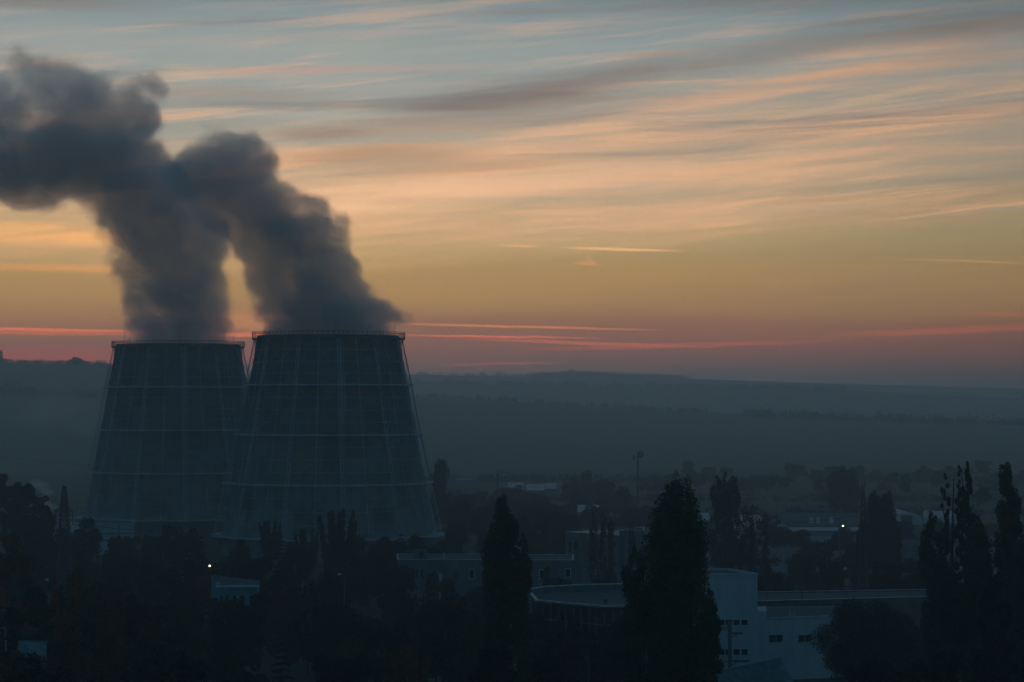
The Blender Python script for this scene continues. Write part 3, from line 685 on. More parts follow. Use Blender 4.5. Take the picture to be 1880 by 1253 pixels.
sheet('yard', [P2(1290, 372), P2(1900, 372), P2(1900, 398), P2(1290, 398)], M['asphalt'], .02)
sheet('field', [P2(1200, 660), P2(1900, 640), P2(1900, 830), P2(1200, 830)], M['pale_ground'], .016)

# ------------------------------------------------------------------ pylons, masts, lamps
def lattice(m, x, y, z0, z1, w0, w1, nseg, th=.13):
    for k in range(nseg):
        f0, f1 = k / nseg, (k + 1) / nseg; a = (w0 + (w1 - w0) * f0) / 2; b = (w0 + (w1 - w0) * f1) / 2; za = z0 + (z1 - z0) * f0; zb = z0 + (z1 - z0) * f1
        ca = [(x - a, y - a, za), (x + a, y - a, za), (x + a, y + a, za), (x - a, y + a, za)]; cb = [(x - b, y - b, zb), (x + b, y - b, zb), (x + b, y + b, zb), (x - b, y + b, zb)]
        for i in range(4):
            j = (i + 1) % 4; m.bar(ca[i], cb[i], th); m.bar(ca[i], cb[j], th * .6); m.bar(ca[j], cb[i], th * .6); m.bar(cb[i], cb[j], th * .7)
pyA = empty('lattice_pylon', (X(118, 480), 480, 0), 'dark lattice pylon with pointed top in front of the far tower', 'pylon', 'lattice pylons')
m = MB(); lattice(m, 0, 0, 0, Z(985, 480), 3.4, 1.9, 9, .22); lattice(m, 0, 0, Z(985, 480), Z(916, 480), 1.9, 1.0, 7, .22); m.build('lattice_mast', M['steel'], pyA)
m = MB(); lattice(m, 0, 0, Z(916, 480), Z(893, 480), 1.0, .45, 3, .15); m.build('top_cage', M['steel'], pyA)
for (zc, hw, dr) in ((Z(938, 480), 1.6, .6), (Z(983, 480), 1.9, 0)):
    m = MB(); m.bar((-hw, 0, zc), (hw, 0, zc), .2); m.bar((-hw, 0, zc), (0, 0, zc + 1.1), .12); m.bar((hw, 0, zc), (0, 0, zc + 1.1), .12)
    if dr == 0: m.bar((-hw, 0, zc), (-.9, 0, zc - 1.6), .25); 
    if dr == 0: m.bar((hw, 0, zc), (.9, 0, zc - 1.6), .25)
    arm = m.build('cross_arm', M['steel'], pyA)
    for s_ in (-1, 1): MB().tube([(s_ * hw, 0, zc), (s_ * hw, 0, zc - 2.6)], .09, 6).build('insulator', M['steel'], arm)
pyB = empty('lattice_pylon', (X(1585, 480), 480, 0), 'dark lattice pylon with forked Y-shaped top beside the twin poplars', 'pylon', 'lattice pylons')
m = MB(); lattice(m, 0, 0, 0, Z(921, 480), 2.2, .75, 15, .2); m.build('lattice_mast', M['steel'], pyB)
m = MB(); lattice(m, 0, 0, Z(921, 480), Z(900, 480), .7, .3, 3, .12)
for s_ in (-1, 1): m.bar((0, 0, Z(899, 480)), (s_ * .42, 0, Z(886, 480)), .16)
m.bar((-.2, 0, Z(892, 480)), (.2, 0, Z(892, 480)), .07); m.build('forked_top', M['steel'], pyB)
for (zc, hw, l_) in ((Z(931, 480), 1.3, 1.7), (Z(981, 480), 2.2, 2.0)):
    arm = MB().bar((-hw, 0, zc + .15), (hw, 0, zc - .05), .13).build('cross_arm', M['steel'], pyB)
    for s_ in (-1, 1): MB().tube([(s_ * hw, 0, zc), (s_ * hw, 0, zc - l_)], .07, 6).build('insulator', M['steel'], arm)
def wire(p, q, sag, label, r=.035, n=24, group='overhead power lines'):
    p = Vector(p); q = Vector(q); pts = []
    for k in range(n + 1):
        f = k / n; v = p.lerp(q, f); v.z -= sag * 4 * f * (1 - f); pts.append(v)
    o = MB().tube(pts, r, 4).build('power_line', M['steel']); tag(o, label, 'power line', group)
xa = X(118, 480); xb = X(1585, 480)
wire((xa + 1.9, 480, Z(983, 480) - 2.4), (xb - 2.2, 480, Z(981, 480) - 2), 4.5, 'overhead wire crossing low in front of both towers from pylon to pylon')
wire((xa + 1.6, 480, Z(938, 480) - 2.6), (xb - 1.3, 480, Z(931, 480) - 1.7), 4.0, 'overhead wire crossing higher in front of both towers from pylon to pylon')
wire((xa - 1.9, 480, Z(983, 480) - 2.4), (X(-400, 470), 470, 18), 2, 'lower overhead wire leaving the left pylon to the left')
wire((xa - 1.6, 480, Z(938, 480) - 2.6), (X(-400, 470), 470, 23), 2, 'upper overhead wire leaving the left pylon to the left')
wire((X(-200, 620), 620, Z(812, 620)), (X(700, 760), 760, Z(880, 760)), 2.5, 'faint high wire sloping down past the farther tower', .03)
wire((xb + 2.2, 480, Z(981, 480) - 2), (X(2300, 500), 500, 15), 3, 'overhead wire leaving the right pylon to the right')
tm = empty('telecom_mast', (X(1171, 1000), 1000, 0), 'thin distant telecom mast with round dish head in the haze', 'mast')
MB().tube([(0, 0, 0), (0, 0, Z(836, 1000))], [.55, .32], 8).build('pole', M['steel'], tm)
m = MB(); m.tube([(1.0, -.5, Z(841, 1000) + 1.4), (1.0, .0, Z(841, 1000) + 1.4)], 1.35, 14); m.build('dish', M['steel'], tm)
m = MB(); m.box((-1.9, -.3, Z(845, 1000)), (-1.2, .3, Z(836, 1000))); m.bar((-1.6, 0, Z(840, 1000)), (1, 0, Z(840, 1000)), .2); m.build('panel_antenna', M['steel'], tm)
tp = empty('pole', (X(914, 1010), 1010, 0), 'single thin dark pole standing above the orange trees', 'pole'); MB().tube([(0, 0, 0), (0, 0, Z(865, 1010))], [.32, .26], 7).build('shaft', M['steel'], tp)
up = empty('utility_pole', (X(1340, 384), 384, 0), 'grey utility pole with side brackets in front of the white block', 'pole')
MB().box((-.28, -.2, 0), (.28, .2, Z(1141, 384))).build('shaft', M['grey_wall'], up)
for zc, s0, s1 in ((Z(1163, 384), .2, 2.0), (Z(1214, 384), .2, 2.9)):
    m = MB(); m.bar((s0, 0, zc), (s1, 0, zc), .3, .24); m.bar((s0, 0, zc - .7), (s0 + .9, 0, zc - .1), .12); m.build('bracket', M['steel'], up)
m = MB()
for zc in (Z(1152, 384), Z(1156.5, 384), Z(1215, 384)): m.bar((-3.2, 0, zc), (-.25, 0, zc), .12)
m.bar((-2.6, 0, Z(1185, 384)), (0, 0, Z(1204, 384)), .12); m.build('stay_bar', M['steel'], up)
em = bpy.data.materials.new('lit_lamp'); em.use_nodes = True; e = NT(em.node_tree); e.n.clear(); ee = e.new('ShaderNodeEmission'); ee.inputs[0].default_value = (1, .93, .70, 1); ee.inputs[1].default_value = 5.0
eo = e.new('ShaderNodeOutputMaterial'); e.l.new(ee.outputs[0], eo.inputs[0])
M['lamp'] = em
def street_lamp(px, py, D, label, lit=False, side=1, head='cap', sz=1.0):
    h = Z(py, D); r = empty('street_lamp', (X(px, D), D, 0), label, 'street lamp', 'street lamps')
    MB().tube([(side * .9, 0, 0), (side * .9, 0, h - .6), (side * .75, 0, h - .1), (side * .3, 0, h + .02)], [.12, .08, .06, .05], 7).build('pole', M['grey_wall'], r)
    hd = MB(); hd.tube([(side * .35, 0, h + .05), (0, 0, h + .02), (-side * .38, 0, h - .05)], [.09, .22 * sz, .10], 8); hd.build('lamp_head', M[head if not lit else 'steel'], r)
    if lit:
        import bmesh
        bm = bmesh.new(); bmesh.ops.create_icosphere(bm, subdivisions=2, radius=.2 * sz, matrix=Matrix.Translation((-side * .08, -.22, h - .12)) @ Matrix.Diagonal((1, .8, .8, 1)))
        me = bpy.data.meshes.new('bulb'); bm.to_mesh(me); bm.free(); me.materials.append(em); o = bpy.data.objects.new('bulb', me); col.objects.link(o); o.parent = r
street_lamp(386, 1038, 500, 'lit street lamp glowing warm white above the turquoise building', True)
street_lamp(1547, 965, 700, 'lit street lamp shining white at the far right sheds', True, -1, sz=1.15)
street_lamp(400, 1072, 470, 'unlit street lamp at the corner of the turquoise building roof')
street_lamp(87, 1065, 430, 'unlit pale street lamp head left of the pylon foot', side=1)
street_lamp(623, 1055, 470, 'unlit pale street lamp head under the feathery tree before the near tower')
street_lamp(1552, 1045, 470, 'unlit floodlight on a pole over the dark trees left of the forked pylon', sz=1.4)
# ------------------------------------------------------------------ trees
def leafmat(name, c, c2, isl=.55):
    return mat(name, c, .8, c2=c2, scale=.25, spec=.15, island=isl)
M['poplar'] = leafmat('poplar_leaves', (.045, .080, .018), (.028, .052, .015))
M['conifer'] = leafmat('spruce_needles', (.022, .038, .022), (.014, .026, .018))
M['green'] = leafmat('green_leaves', (.065, .080, .022), (.040, .052, .018))
M['dark'] = leafmat('dark_leaves', (.026, .036, .018), (.018, .026, .014))
M['orange'] = leafmat('orange_autumn_leaves', (.32, .115, .028), (.12, .07, .025))
M['brown'] = leafmat('brown_autumn_leaves', (.13, .065, .03), (.06, .045, .02))
def npmesh(name, V, mt, smooth=False):
    n = len(V) // 4; me = bpy.data.meshes.new(name); me.vertices.add(4 * n); me.vertices.foreach_set('co', V.astype(np.float32).ravel())
    me.loops.add(4 * n); me.loops.foreach_set('vertex_index', np.arange(4 * n, dtype=np.int32)); me.polygons.add(n)
    me.polygons.foreach_set('loop_start', np.arange(0, 4 * n, 4, dtype=np.int32)); me.update(calc_edges=True); me.materials.append(mt); return me
def cards(P, s, rs, droop=None):
    n = len(P); a = rs.normal(size=(n, 3)); a /= np.linalg.norm(a, axis=1)[:, None]; b = rs.normal(size=(n, 3)); b -= (a * b).sum(1)[:, None] * a; b /= np.linalg.norm(b, axis=1)[:, None]
    if droop is not None: a = a * .5 + droop; a /= np.linalg.norm(a, axis=1)[:, None]; b -= (a * b).sum(1)[:, None] * a; b /= np.linalg.norm(b, axis=1)[:, None]
    k = s * (.6 + .8 * rs.rand(n))[:, None]; a = a * k * (1.3 if droop is not None else 1); b = b * k * (.45 if droop is not None else .7)
    V = np.empty((n, 4, 3)); V[:, 0] = P - a; V[:, 1] = P - b * .9 + a * .1; V[:, 2] = P + a; V[:, 3] = P + b * .9 - a * .1
    return V.reshape(-1, 3)
def in_clumps(C, R, n, rs, hollow=.45):
    vol = R.prod(1) ** .72; idx = rs.choice(len(C), n, p=vol / vol.sum()); d = rs.normal(size=(n, 3)); d /= np.linalg.norm(d, axis=1)[:, None]
    r = hollow + (1 - hollow) * rs.rand(n) ** .8; return C[idx] + d * r[:, None] * R[idx]
def poplar_clumps(H, Wd, rs, tops=1, low=.05):
    C = []; R = []; spread = Wd * .5
    axes = [(0, 0, 1.0)] if tops == 1 else [((k - (tops - 1) / 2) * Wd * .62 / max(1, tops - 1), rs.uniform(-.1, .1) * Wd, 1.0 - .07 * abs(k - (tops - 1) / 2 + rs.uniform(-.5, .5))) for k in range(tops)]
    for ax, ay, hh in axes:
        w_ = Wd * (1.0 if tops == 1 else .62)
        K = int(70 / tops ** .5)
        for i in range(K):
            t = (i + rs.rand()) / K; prof = ((t / .2) ** .4 if t < .2 else 1.0) * ((1 - ((t - .42) / .585) ** 4) if t > .42 else 1) ** .5
            r = w_ * .5 * prof * (.82 + .3 * math.sin(9 * t + ax * 3) * .35 + .18 * rs.rand()); th = rs.rand() * 2 * math.pi; q = r * rs.uniform(.25, .80)
            C.append((ax + q * math.cos(th), ay + q * math.sin(th), H * (low + (hh - low - .03) * t))); e = max(.09 * w_, r * rs.uniform(.34, .55)); R.append((e, e, e * rs.uniform(1.3, 2.4)))
    return np.array(C), np.array(R)
def broad_clumps(H, Wd, rs, low=.25):
    C = []; R = []; K = 44; c0 = H * (low + 1) / 2; rz = H * (1 - low) / 2
    for i in range(K):
        d = rs.normal(size=3); d /= np.linalg.norm(d); q = rs.uniform(.45, .86); e = Wd * rs.uniform(.10, .19)
        if d[2] < 0:
            hn = math.hypot(d[0], d[1]); k_ = rs.uniform(.55, 1.0) / max(hn, .05); d[0] *= k_; d[1] *= k_
        C.append((d[0] * Wd * .5 * q, d[1] * Wd * .5 * q, c0 + d[2] * rz * q * .95)); R.append((e, e, e * .85))
    return np.array(C), np.array(R)
def feathery_clumps(H, Wd, rs):
    C = []; R = []
    for i in range(15):
        th = rs.rand() * 2 * math.pi; q = Wd * .42 * rs.rand() ** .6; top = H * (1 - .22 * (q / (Wd * .42)) ** 1.5 * rs.rand() - .05 * rs.rand())
        for k in range(7):
            f = k / 6; z = H * .3 + (top - H * .3) * f; e = Wd * .075 * (1.5 - f); C.append((q * math.cos(th) * (.5 + .55 * f), q * math.sin(th) * (.5 + .55 * f), z)); R.append((e, e, H * .06))
    return np.array(C), np.array(R)
def crown_mesh(kind, H, Wd, s, rs, mt, tops=1, dens=1.0, low=None):
    n = int(min(95000, max(700, dens * 4.6 * Wd * H / (s * s))))
    if kind == 'poplar': C, R = poplar_clumps(H, Wd, rs, tops, .05 if low is None else low); P = in_clumps(C, R, n, rs)
    elif kind == 'broad': C, R = broad_clumps(H, Wd, rs, .22 if low is None else low); P = in_clumps(C, R, n, rs)
    elif kind == 'feathery': C, R = feathery_clumps(H, Wd, rs); P = in_clumps(C, R, n, rs)
    elif kind == 'sparse':
        C, R = poplar_clumps(H * .97, Wd * .9, rs, tops, .15); R = R * .8; n = n // 3; P = in_clumps(C, R, n, rs)
    elif kind == 'conifer':
        L = int(max(10, min(26, H / .9))); P = []; Dr = []
        for i in range(L):
            t = i / L; z = H * (.06 + .93 * t); r = Wd * .5 * (1 - t) ** .85 * rs.uniform(.85, 1.1) + .08
            for j in range(int(9 - 4 * t)):
                th = rs.rand() * 2 * math.pi; rr = r * rs.uniform(.75, 1.1); m_ = max(6, int(n / (L * 8)))
                f = rs.rand(m_) ** .7; w_ = rr * .22 * (1 - f * .6)
                x = f * rr; lat = rs.normal(size=m_) * w_ * .6; zz = z - x * .32 + .10 * rr * f ** 3 + rs.normal(size=m_) * .12 * w_ - np.abs(rs.normal(size=m_)) * w_ * .4
                P.append(np.stack([x * math.cos(th) - lat * math.sin(th), x * math.sin(th) + lat * math.cos(th), zz], 1)); Dr.append(np.tile([math.cos(th), math.sin(th), -.35], (m_, 1)))
        P = np.concatenate(P); return npmesh('crown', cards(P, s, rs, np.concatenate(Dr)), mt)
    P[:, 2] *= H / np.percentile(P[:, 2], 99.9)
    return npmesh('crown', cards(P, s, rs), mt)
def wood_mesh(kind, H, Wd, rs):
    m = MB(); r0 = max(.12, H * .014); k = 7
    pts = [(rs.uniform(-.01, .01) * Wd * i, rs.uniform(-.01, .01) * Wd * i, H * {'broad': .62, 'sparse': .96}.get(kind, .88) * i / k) for i in range(k + 1)]
    m.tube(pts, [r0 * (1 - .88 * i / k) for i in range(k + 1)], 7); lim = MB()
    nb = {'poplar': 16, 'broad': 14, 'feathery': 18, 'sparse': 22, 'conifer': 0}[kind]
    for i in range(nb):
        f = rs.uniform(.12, .8) if kind != 'broad' else rs.uniform(.3, .6); z = H * f; th = rs.rand() * 2 * math.pi
        if kind == 'broad': L = Wd * .42; up = L * rs.uniform(.5, 1.2)
        else: L = Wd * rs.uniform(.1, .45 if kind == 'sparse' else .30); up = min(H * (.97 if kind in ('sparse', 'feathery') else .85) - z, H * rs.uniform(.08, .2))
        a = Vector((0, 0, z)); c = Vector((math.cos(th) * L * .7, math.sin(th) * L * .7, z + up * .35)); b = Vector((math.cos(th) * L, math.sin(th) * L, z + up))
        lr = .09 if kind == 'sparse' else .4; lim.tube([a, c, b], [r0 * lr, r0 * lr * .7, r0 * .06], 4)
    return m, lim
tree_n = 0
def tree(kind, px, ytop, D, wpx, leaf, label, group=None, tops=1, seed=None, dens=1.0, low=None, base=0.0, name=None, lsz=1.0, root=True):
    global tree_n
    tree_n += 1; rs = np.random.RandomState(seed if seed is not None else 100 + tree_n)
    H = Z(ytop, D) - base; Wd = wpx * D / F; s = max(.145, .46 * D / 1280) * lsz
    nm = name or {'poplar': 'poplar_tree', 'broad': 'leafy_tree', 'feathery': 'leafy_tree', 'sparse': 'bare_poplar_tree', 'conifer': 'spruce_tree'}[kind]
    r = empty(nm, (X(px, D), D, base), label, 'tree', group)
    cm = crown_mesh(kind, H, Wd, s, rs, M[leaf], tops, dens, low); o = bpy.data.objects.new('crown', cm); col.objects.link(o); o.parent = r
    a, b = wood_mesh(kind, H, Wd, rs); a.build('trunk', M['bark'], r)
    if b.v: b.build('branches', M['bark'], r)
    return r
T_ = tree
# foreground poplars
T_('poplar', 1234, 890, 268, 158, 'poplar', 'biggest dark poplar, broad and dense, left of the white block', seed=11, dens=1.8, lsz=1.0)
T_('poplar', 1168, 1012, 262, 62, 'poplar', 'lower side poplar hugging the left flank of the biggest poplar', seed=12, dens=1.2, lsz=1.0)
T_('poplar', 1303, 1085, 264, 50, 'poplar', 'short leafy poplar at the right foot of the biggest poplar', seed=13, dens=1.2, lsz=1.0)
T_('poplar', 922, 916, 300, 76, 'poplar', 'tall dark poplar between the near tower and the biggest poplar', seed=14, dens=1.3, lsz=1.0)
T_('poplar', 957, 985, 297, 52, 'poplar', 'shorter right stem of the poplar beside the near tower', seed=15, dens=1.2, lsz=1.0)
T_('poplar', 1713, 944, 330, 52, 'poplar', 'narrow poplar standing leftmost in the clump at the right edge', seed=16)
T_('sparse', 1748, 858, 332, 46, 'poplar', 'thin-topped poplar with bare twigs, left of the two in the right-hand clump', seed=17, dens=3.4, tops=2)
T_('sparse', 1777, 850, 336, 36, 'poplar', 'thinnest and tallest bare-twigged poplar in the right-hand clump', seed=18, dens=3.2)
T_('poplar', 1790, 952, 322, 78, 'poplar', 'dense lower poplar filling the middle of the right-hand clump', seed=19)
T_('poplar', 1850, 855, 318, 62, 'poplar', 'tallest dense poplar of the right-hand clump near the frame edge', seed=20, dens=1.2)
T_('poplar', 1876, 985, 310, 44, 'poplar', 'short poplar cut by the right frame edge', seed=21)
T_('poplar', 1738, 1035, 312, 60, 'poplar', 'low leafy poplar at the foot of the right-hand clump, left side', seed=22)
T_('poplar', 1826, 1060, 306, 70, 'dark', 'low dark poplar at the foot of the right-hand clump, right side', seed=23)
# middle and far poplars
T_('poplar', 1331, 872, 560, 52, 'poplar', 'triple-topped poplar standing hazily behind the biggest poplar', tops=3, seed=31)
T_('poplar', 808, 844, 905, 36, 'dark', 'lone dark poplar against the right side of the near tower', seed=32)
T_('poplar', 1548, 859, 1000, 52, 'dark', 'hazy broad poplar with three rounded tops standing far off on the plain', tops=3, seed=33)
T_('poplar', 1606, 903, 620, 34, 'poplar', 'left one of the twin pointed poplars next to the forked pylon', seed=34)
T_('poplar', 1631, 905, 622, 36, 'poplar', 'right one of the twin pointed poplars next to the forked pylon', seed=35)
T_('poplar', 1584, 955, 616, 30, 'dark', 'short dark poplar behind the forked pylon', seed=36)
T_('poplar', 1645, 968, 625, 26, 'dark', 'short dark poplar on the right flank of the twin poplars', seed=37)
T_('sparse', 1384, 930, 545, 58, 'dark', 'ragged bare-topped poplar between the triple-topped poplar and the lit lamp', tops=3, seed=38)
T_('sparse', 1098, 940, 575, 34, 'dark', 'slender bare-topped poplar in front of the stepped building', tops=2, seed=39)
T_('sparse', 1122, 955, 572, 22, 'dark', 'smaller bare poplar in front of the pale roof of the stepped building', seed=40)
T_('sparse', 1241, 862, 900, 20, 'dark', 'bare twiggy poplar top rising behind the biggest poplar, left one', seed=41)
T_('sparse', 1264, 870, 905, 18, 'dark', 'bare twiggy poplar top rising behind the biggest poplar, right one', seed=42)
T_('sparse', 1160, 968, 560, 20, 'dark', 'thin bare poplar against the right end of the stepped building', seed=43)
T_('poplar', 1672, 868, 1500, 28, 'dark', 'very faint poplar clump far off, right of the twin poplars', tops=2, seed=44)
T_('poplar', 1718, 878, 1500, 22, 'dark', 'very faint poplar clump far off behind the thin-topped poplars', tops=2, seed=45)
T_('broad', 1804, 896, 1000, 34, 'dark', 'hazy rounded tree between the two tall poplars at the right edge', seed=46)
# hazy trees on the plain, centre
T_('poplar', 1040, 886, 1120, 24, 'brown', 'leftmost of the three hazy pale tall trees left of the telecom mast', seed=50, low=.1)
T_('poplar', 1056, 876, 1130, 24, 'brown', 'middle one of the three hazy pale tall trees left of the telecom mast', seed=51, low=.1)
T_('poplar', 1077, 864, 1125, 28, 'brown', 'tallest of the three hazy pale tall trees left of the telecom mast', seed=52, low=.1)
T_('broad', 1110, 880, 1100, 46, 'dark', 'large rounded hazy tree just left of the telecom mast', seed=53, low=.05)
T_('broad', 1141, 894, 1080, 38, 'dark', 'smaller rounded hazy tree nearest the telecom mast', seed=54, low=.05)
for i, (px, y, wp, lab) in enumerate([(888, 903, 34, 'leftmost rusty tree of the autumn row right of the near tower'), (912, 899, 34, 'rusty tree at the foot of the thin dark pole'), (928, 898, 26, 'reddest tree of the autumn row, just right of the thin pole'),
                       (946, 906, 28, 'small rusty tree in the middle of the autumn row'), (964, 902, 22, 'narrow orange tree in the autumn row below the white sheds'), (980, 906, 26, 'dull brown tree at the right of the autumn row')]):
    T_('broad', px, y, 960 + 12 * i, wp, 'orange' if i != 5 else 'brown', lab, 'autumn trees on the plain', low=.05, seed=60 + i)
for i, (px, y, wp, D, lab) in enumerate([(995, 910, 30, 1000, 'dark rounded tree right of the autumn row'), (848, 922, 56, 840, 'wide dark tree right behind the edge of the near tower'), (876, 945, 40, 800, 'low dark tree left of the dark poplar top'),
        (962, 945, 34, 740, 'dark round tree just right of the dark poplar top'), (1010, 938, 62, 760, 'widest dark round tree in the wood left of the stepped building'), (1046, 944, 50, 770, 'dark tree at the right end of the wood left of the stepped building'),
        (985, 962, 50, 690, 'lower dark tree in front of the wood left of the stepped building'), (895, 970, 50, 680, 'low dark tree half hidden by the left side of the tall dark poplar'), (838, 960, 60, 760, 'dark tree against the base of the near tower, right side'),
        (1030, 985, 60, 650, 'lowest dark tree of the wood, touching the stepped building'), (1005, 1040, 24, 500, 'small reddish creeper-like tree in front of the grey building windows')]):
    T_('broad', px, y, D, wp, 'dark' if i < 10 else 'brown', lab, 'dark trees in the middle distance', low=.03, seed=70 + i)
# conifers
T_('conifer', 516, 976, 560, 74, 'conifer', 'dark spruce standing in front of the left edge of the near tower', seed=81)
T_('conifer', 736, 974, 600, 50, 'conifer', 'pointed dark conifer in front of the right part of the near tower', seed=82)
T_('broad', 762, 984, 590, 46, 'dark', 'rounded dark tree beside the pointed conifer before the near tower', seed=83, low=.1)
T_('conifer', 345, 1002, 500, 84, 'conifer', 'large spruce between the pylon and the lit lamp', seed=84)
T_('conifer', 152, 1012, 600, 34, 'conifer', 'small pointed spruce in front of the pale building', seed=85)
T_('conifer', 178, 1016, 610, 32, 'conifer', 'second small spruce in front of the pale building, right one', seed=86)
T_('conifer', 92, 985, 620, 44, 'conifer', 'spruce to the left of the pylon', seed=87)
T_('conifer', 30, 950, 600, 60, 'conifer', 'spruce near the left frame edge below the dark hillock trees', seed=88)
T_('conifer', 518, 1168, 340, 80, 'conifer', 'low pointed spruce at the bottom of the picture', seed=89)
T_('conifer', 130, 1000, 560, 44, 'conifer', 'spruce directly behind the pylon foot', seed=90)
# trees before the towers
T_('feathery', 622, 938, 560, 98, 'dark', 'wide tree with upright feathery branches in front of the near tower', seed=91, dens=1.3)
T_('broad', 672, 985, 570, 70, 'dark', 'rounded dark tree right of the feathery tree before the near tower', seed=92, low=.1)
T_('broad', 236, 985, 640, 60, 'green', 'greenish tree in front of the pale building right end', seed=93, low=.1)
T_('broad', 12, 872, 640, 58, 'dark', 'tallest dark tree of the hillock at the left frame edge', seed=94, low=.05)
T_('broad', 46, 890, 650, 62, 'dark', 'dark rounded tree second from the left frame edge', seed=95, low=.05)
T_('broad', 78, 912, 660, 50, 'dark', 'dark tree on the hillock right below the little chimney steam', seed=96, low=.05)
T_('broad', 65, 945, 600, 70, 'dark', 'dark tree under the hillock trees left of the pylon', seed=97, low=.05)
# autumn foreground, lower left
for i, (k, px, y, wp, D, lf, lab) in enumerate([('broad', 22, 985, 100, 380, 'orange', 'big rusty autumn tree at the left frame edge'), ('feathery', 130, 1050, 120, 330, 'orange', 'rusty upright tree below the pylon'),
        ('feathery', 196, 1064, 90, 336, 'orange', 'rusty upright tree right of the pylon foot'), ('broad', 262, 1092, 110, 345, 'brown', 'brownish tree left of the turquoise building'),
        ('broad', 60, 1080, 110, 320, 'green', 'dark green tree behind the old shed roofs'), ('broad', 335, 1108, 110, 360, 'green', 'green tree below the large spruce'),
        ('broad', 425, 1102, 120, 400, 'dark', 'dark tree hiding the foot of the turquoise building'), ('broad', 640, 1108, 170, 385, 'dark', 'very wide dark round tree at the bottom centre left'),
        ('broad', 815, 1098, 150, 380, 'dark', 'wide dark tree left of the tall dark poplar foot'), ('feathery', 745, 1190, 130, 320, 'orange', 'low orange-tinted tree at the bottom left of the tall poplar'),
        ('broad', 872, 1130, 90, 350, 'green', 'greenish tree at the foot of the tall dark poplar'), ('broad', 62, 1204, 200, 272, 'dark', 'black tree in the lower left corner beside the shed'),
        ('broad', 300, 1190, 170, 300, 'dark', 'black tree at the bottom edge left of centre'), ('broad', 18, 1196, 70, 272, 'orange', 'rust-tinged tree overlapping the front of the old shed roof'), ('broad', 440, 1200, 120, 305, 'green', 'dark green tree at the bottom edge beside the low spruce'),
        ('broad', 620, 1205, 130, 300, 'dark', 'black tree at the bottom edge under the wide round tree'), ('broad', 900, 1190, 120, 290, 'dark', 'black tree at the bottom edge under the tall dark poplar'),
        ('feathery', 1040, 1128, 105, 345, 'dark', 'open-branched tree in front of the glass front, left one'), ('feathery', 1105, 1150, 90, 340, 'dark', 'open-branched tree in front of the glass front, right one'),
        ('broad', 1010, 1205, 110, 300, 'dark', 'black tree at the bottom edge in front of the glazed hall'), ('broad', 1590, 1103, 200, 372, 'dark', 'broad dark tree covering the right end of the white wing'),
        ('broad', 1660, 1130, 110, 380, 'green', 'greenish round tree between the broad tree and the right-hand poplars'), ('broad', 1610, 1215, 130, 290, 'dark', 'low dark bush tree at the bottom edge right of the yard'),
        ('broad', 1720, 1195, 140, 285, 'dark', 'dark tree at the bottom edge below the right-hand poplars'), ('broad', 1850, 1180, 130, 285, 'dark', 'black tree in the lower right corner'),
        ('feathery', 20, 1120, 90, 285, 'brown', 'thin branched tree in front of the old shed roofs')]):
    T_(k, px, y, D, wp, lf, lab, low=.02 if k == 'broad' else None, seed=120 + i, dens=1.0 if D > 300 else .9)
for i, (px, y, wp, D, lab) in enumerate([(735, 1040, 70, 515, 'dark tree hiding the left end of the long grey building'), (822, 1062, 56, 510, 'leafy tree in front of the red panel of the grey building'),
        (795, 1050, 30, 515, 'narrow bush against the grey building windows'), (1030, 1062, 60, 500, 'dark tree in front of the right end of the grey building'), (870, 1078, 60, 500, 'dark tree low before the grey building, left of the tall poplar'),
        (985, 1120, 60, 380, 'dark tree against the left corner of the glazed hall'), (1140, 1135, 70, 350, 'dark tree against the right part of the glass front'), (476, 1085, 50, 440, 'dark tree hiding the right end of the turquoise building'), (392, 1098, 40, 455, 'dark tree hiding the left corner of the turquoise building'), (440, 1112, 60, 440, 'low dark tree in front of the turquoise building windows')]):
    T_('broad', px, y, D, wp, 'dark', lab, low=.02, seed=230 + i)
# uncountable-looking but single trees of the dark belt: copies from a small pool
pool = []
for i in range(6):
    rs = np.random.RandomState(500 + i); k = ['broad', 'broad', 'broad', 'conifer', 'broad', 'feathery'][i]
    cm = crown_mesh(k, 13, 10 if k != 'conifer' else 6.5, .26, rs, M[['dark', 'green', 'dark', 'conifer', 'brown', 'dark'][i]], dens=.9, low=.02 if k == 'broad' else None)
    a, b = wood_mesh(k, 13, 9, rs); tr = a.build('trunk', M['bark']); tm_ = tr.data; bpy.data.objects.remove(tr)
    pool.append((cm, tm_, k))
def filler(px, ytop, D, wpx, i, label, group):
    cm, tm_, k = pool[i % 6]; H = Z(ytop, D); r = empty('spruce_tree' if k == 'conifer' else 'leafy_tree', (X(px, D), D, 0), label, 'tree', group, rz=i * 1.7)
    sx = wpx * D / F / (10 if k != 'conifer' else 6.5); r.scale = (sx, sx, H / 13)
    for nm, me in (('crown', cm), ('trunk', tm_)): o = bpy.data.objects.new(nm, me); col.objects.link(o); o.parent = r
rr = random.Random(9)
def belt(n, x0, x1, yf, D0, D1, w0, w1, label, group, kinds=(0, 1, 2, 3, 4, 5)):
    for i in range(n):
        px = x0 + (x1 - x0) * (i + rr.random()) / n; D = rr.uniform(D0, D1); filler(px, yf(px, D) + rr.uniform(-8, 10), D, rr.uniform(w0, w1), rr.choice(kinds) + 6 * rr.randint(0, 20), label, group)
hgt = lambda h: (lambda px, D: HY + (CH - h) * F / D)
belt(20, 100, 860, hgt(13), 560, 665, 50, 80, 'one of the dark trees in the unbroken belt at the feet of the towers', 'belt of dark trees at the feet of the towers')
belt(22, -10, 740, hgt(12), 440, 545, 60, 100, 'one of the dark trees in the middle belt between lamp, spruce and feathery tree', 'middle belt of dark trees on the left')
belt(20, -20, 900, hgt(12), 345, 425, 70, 120, 'one of the near-black trees in the lowest left part of the picture', 'near-black trees low on the left', (0, 1, 2, 4, 5))
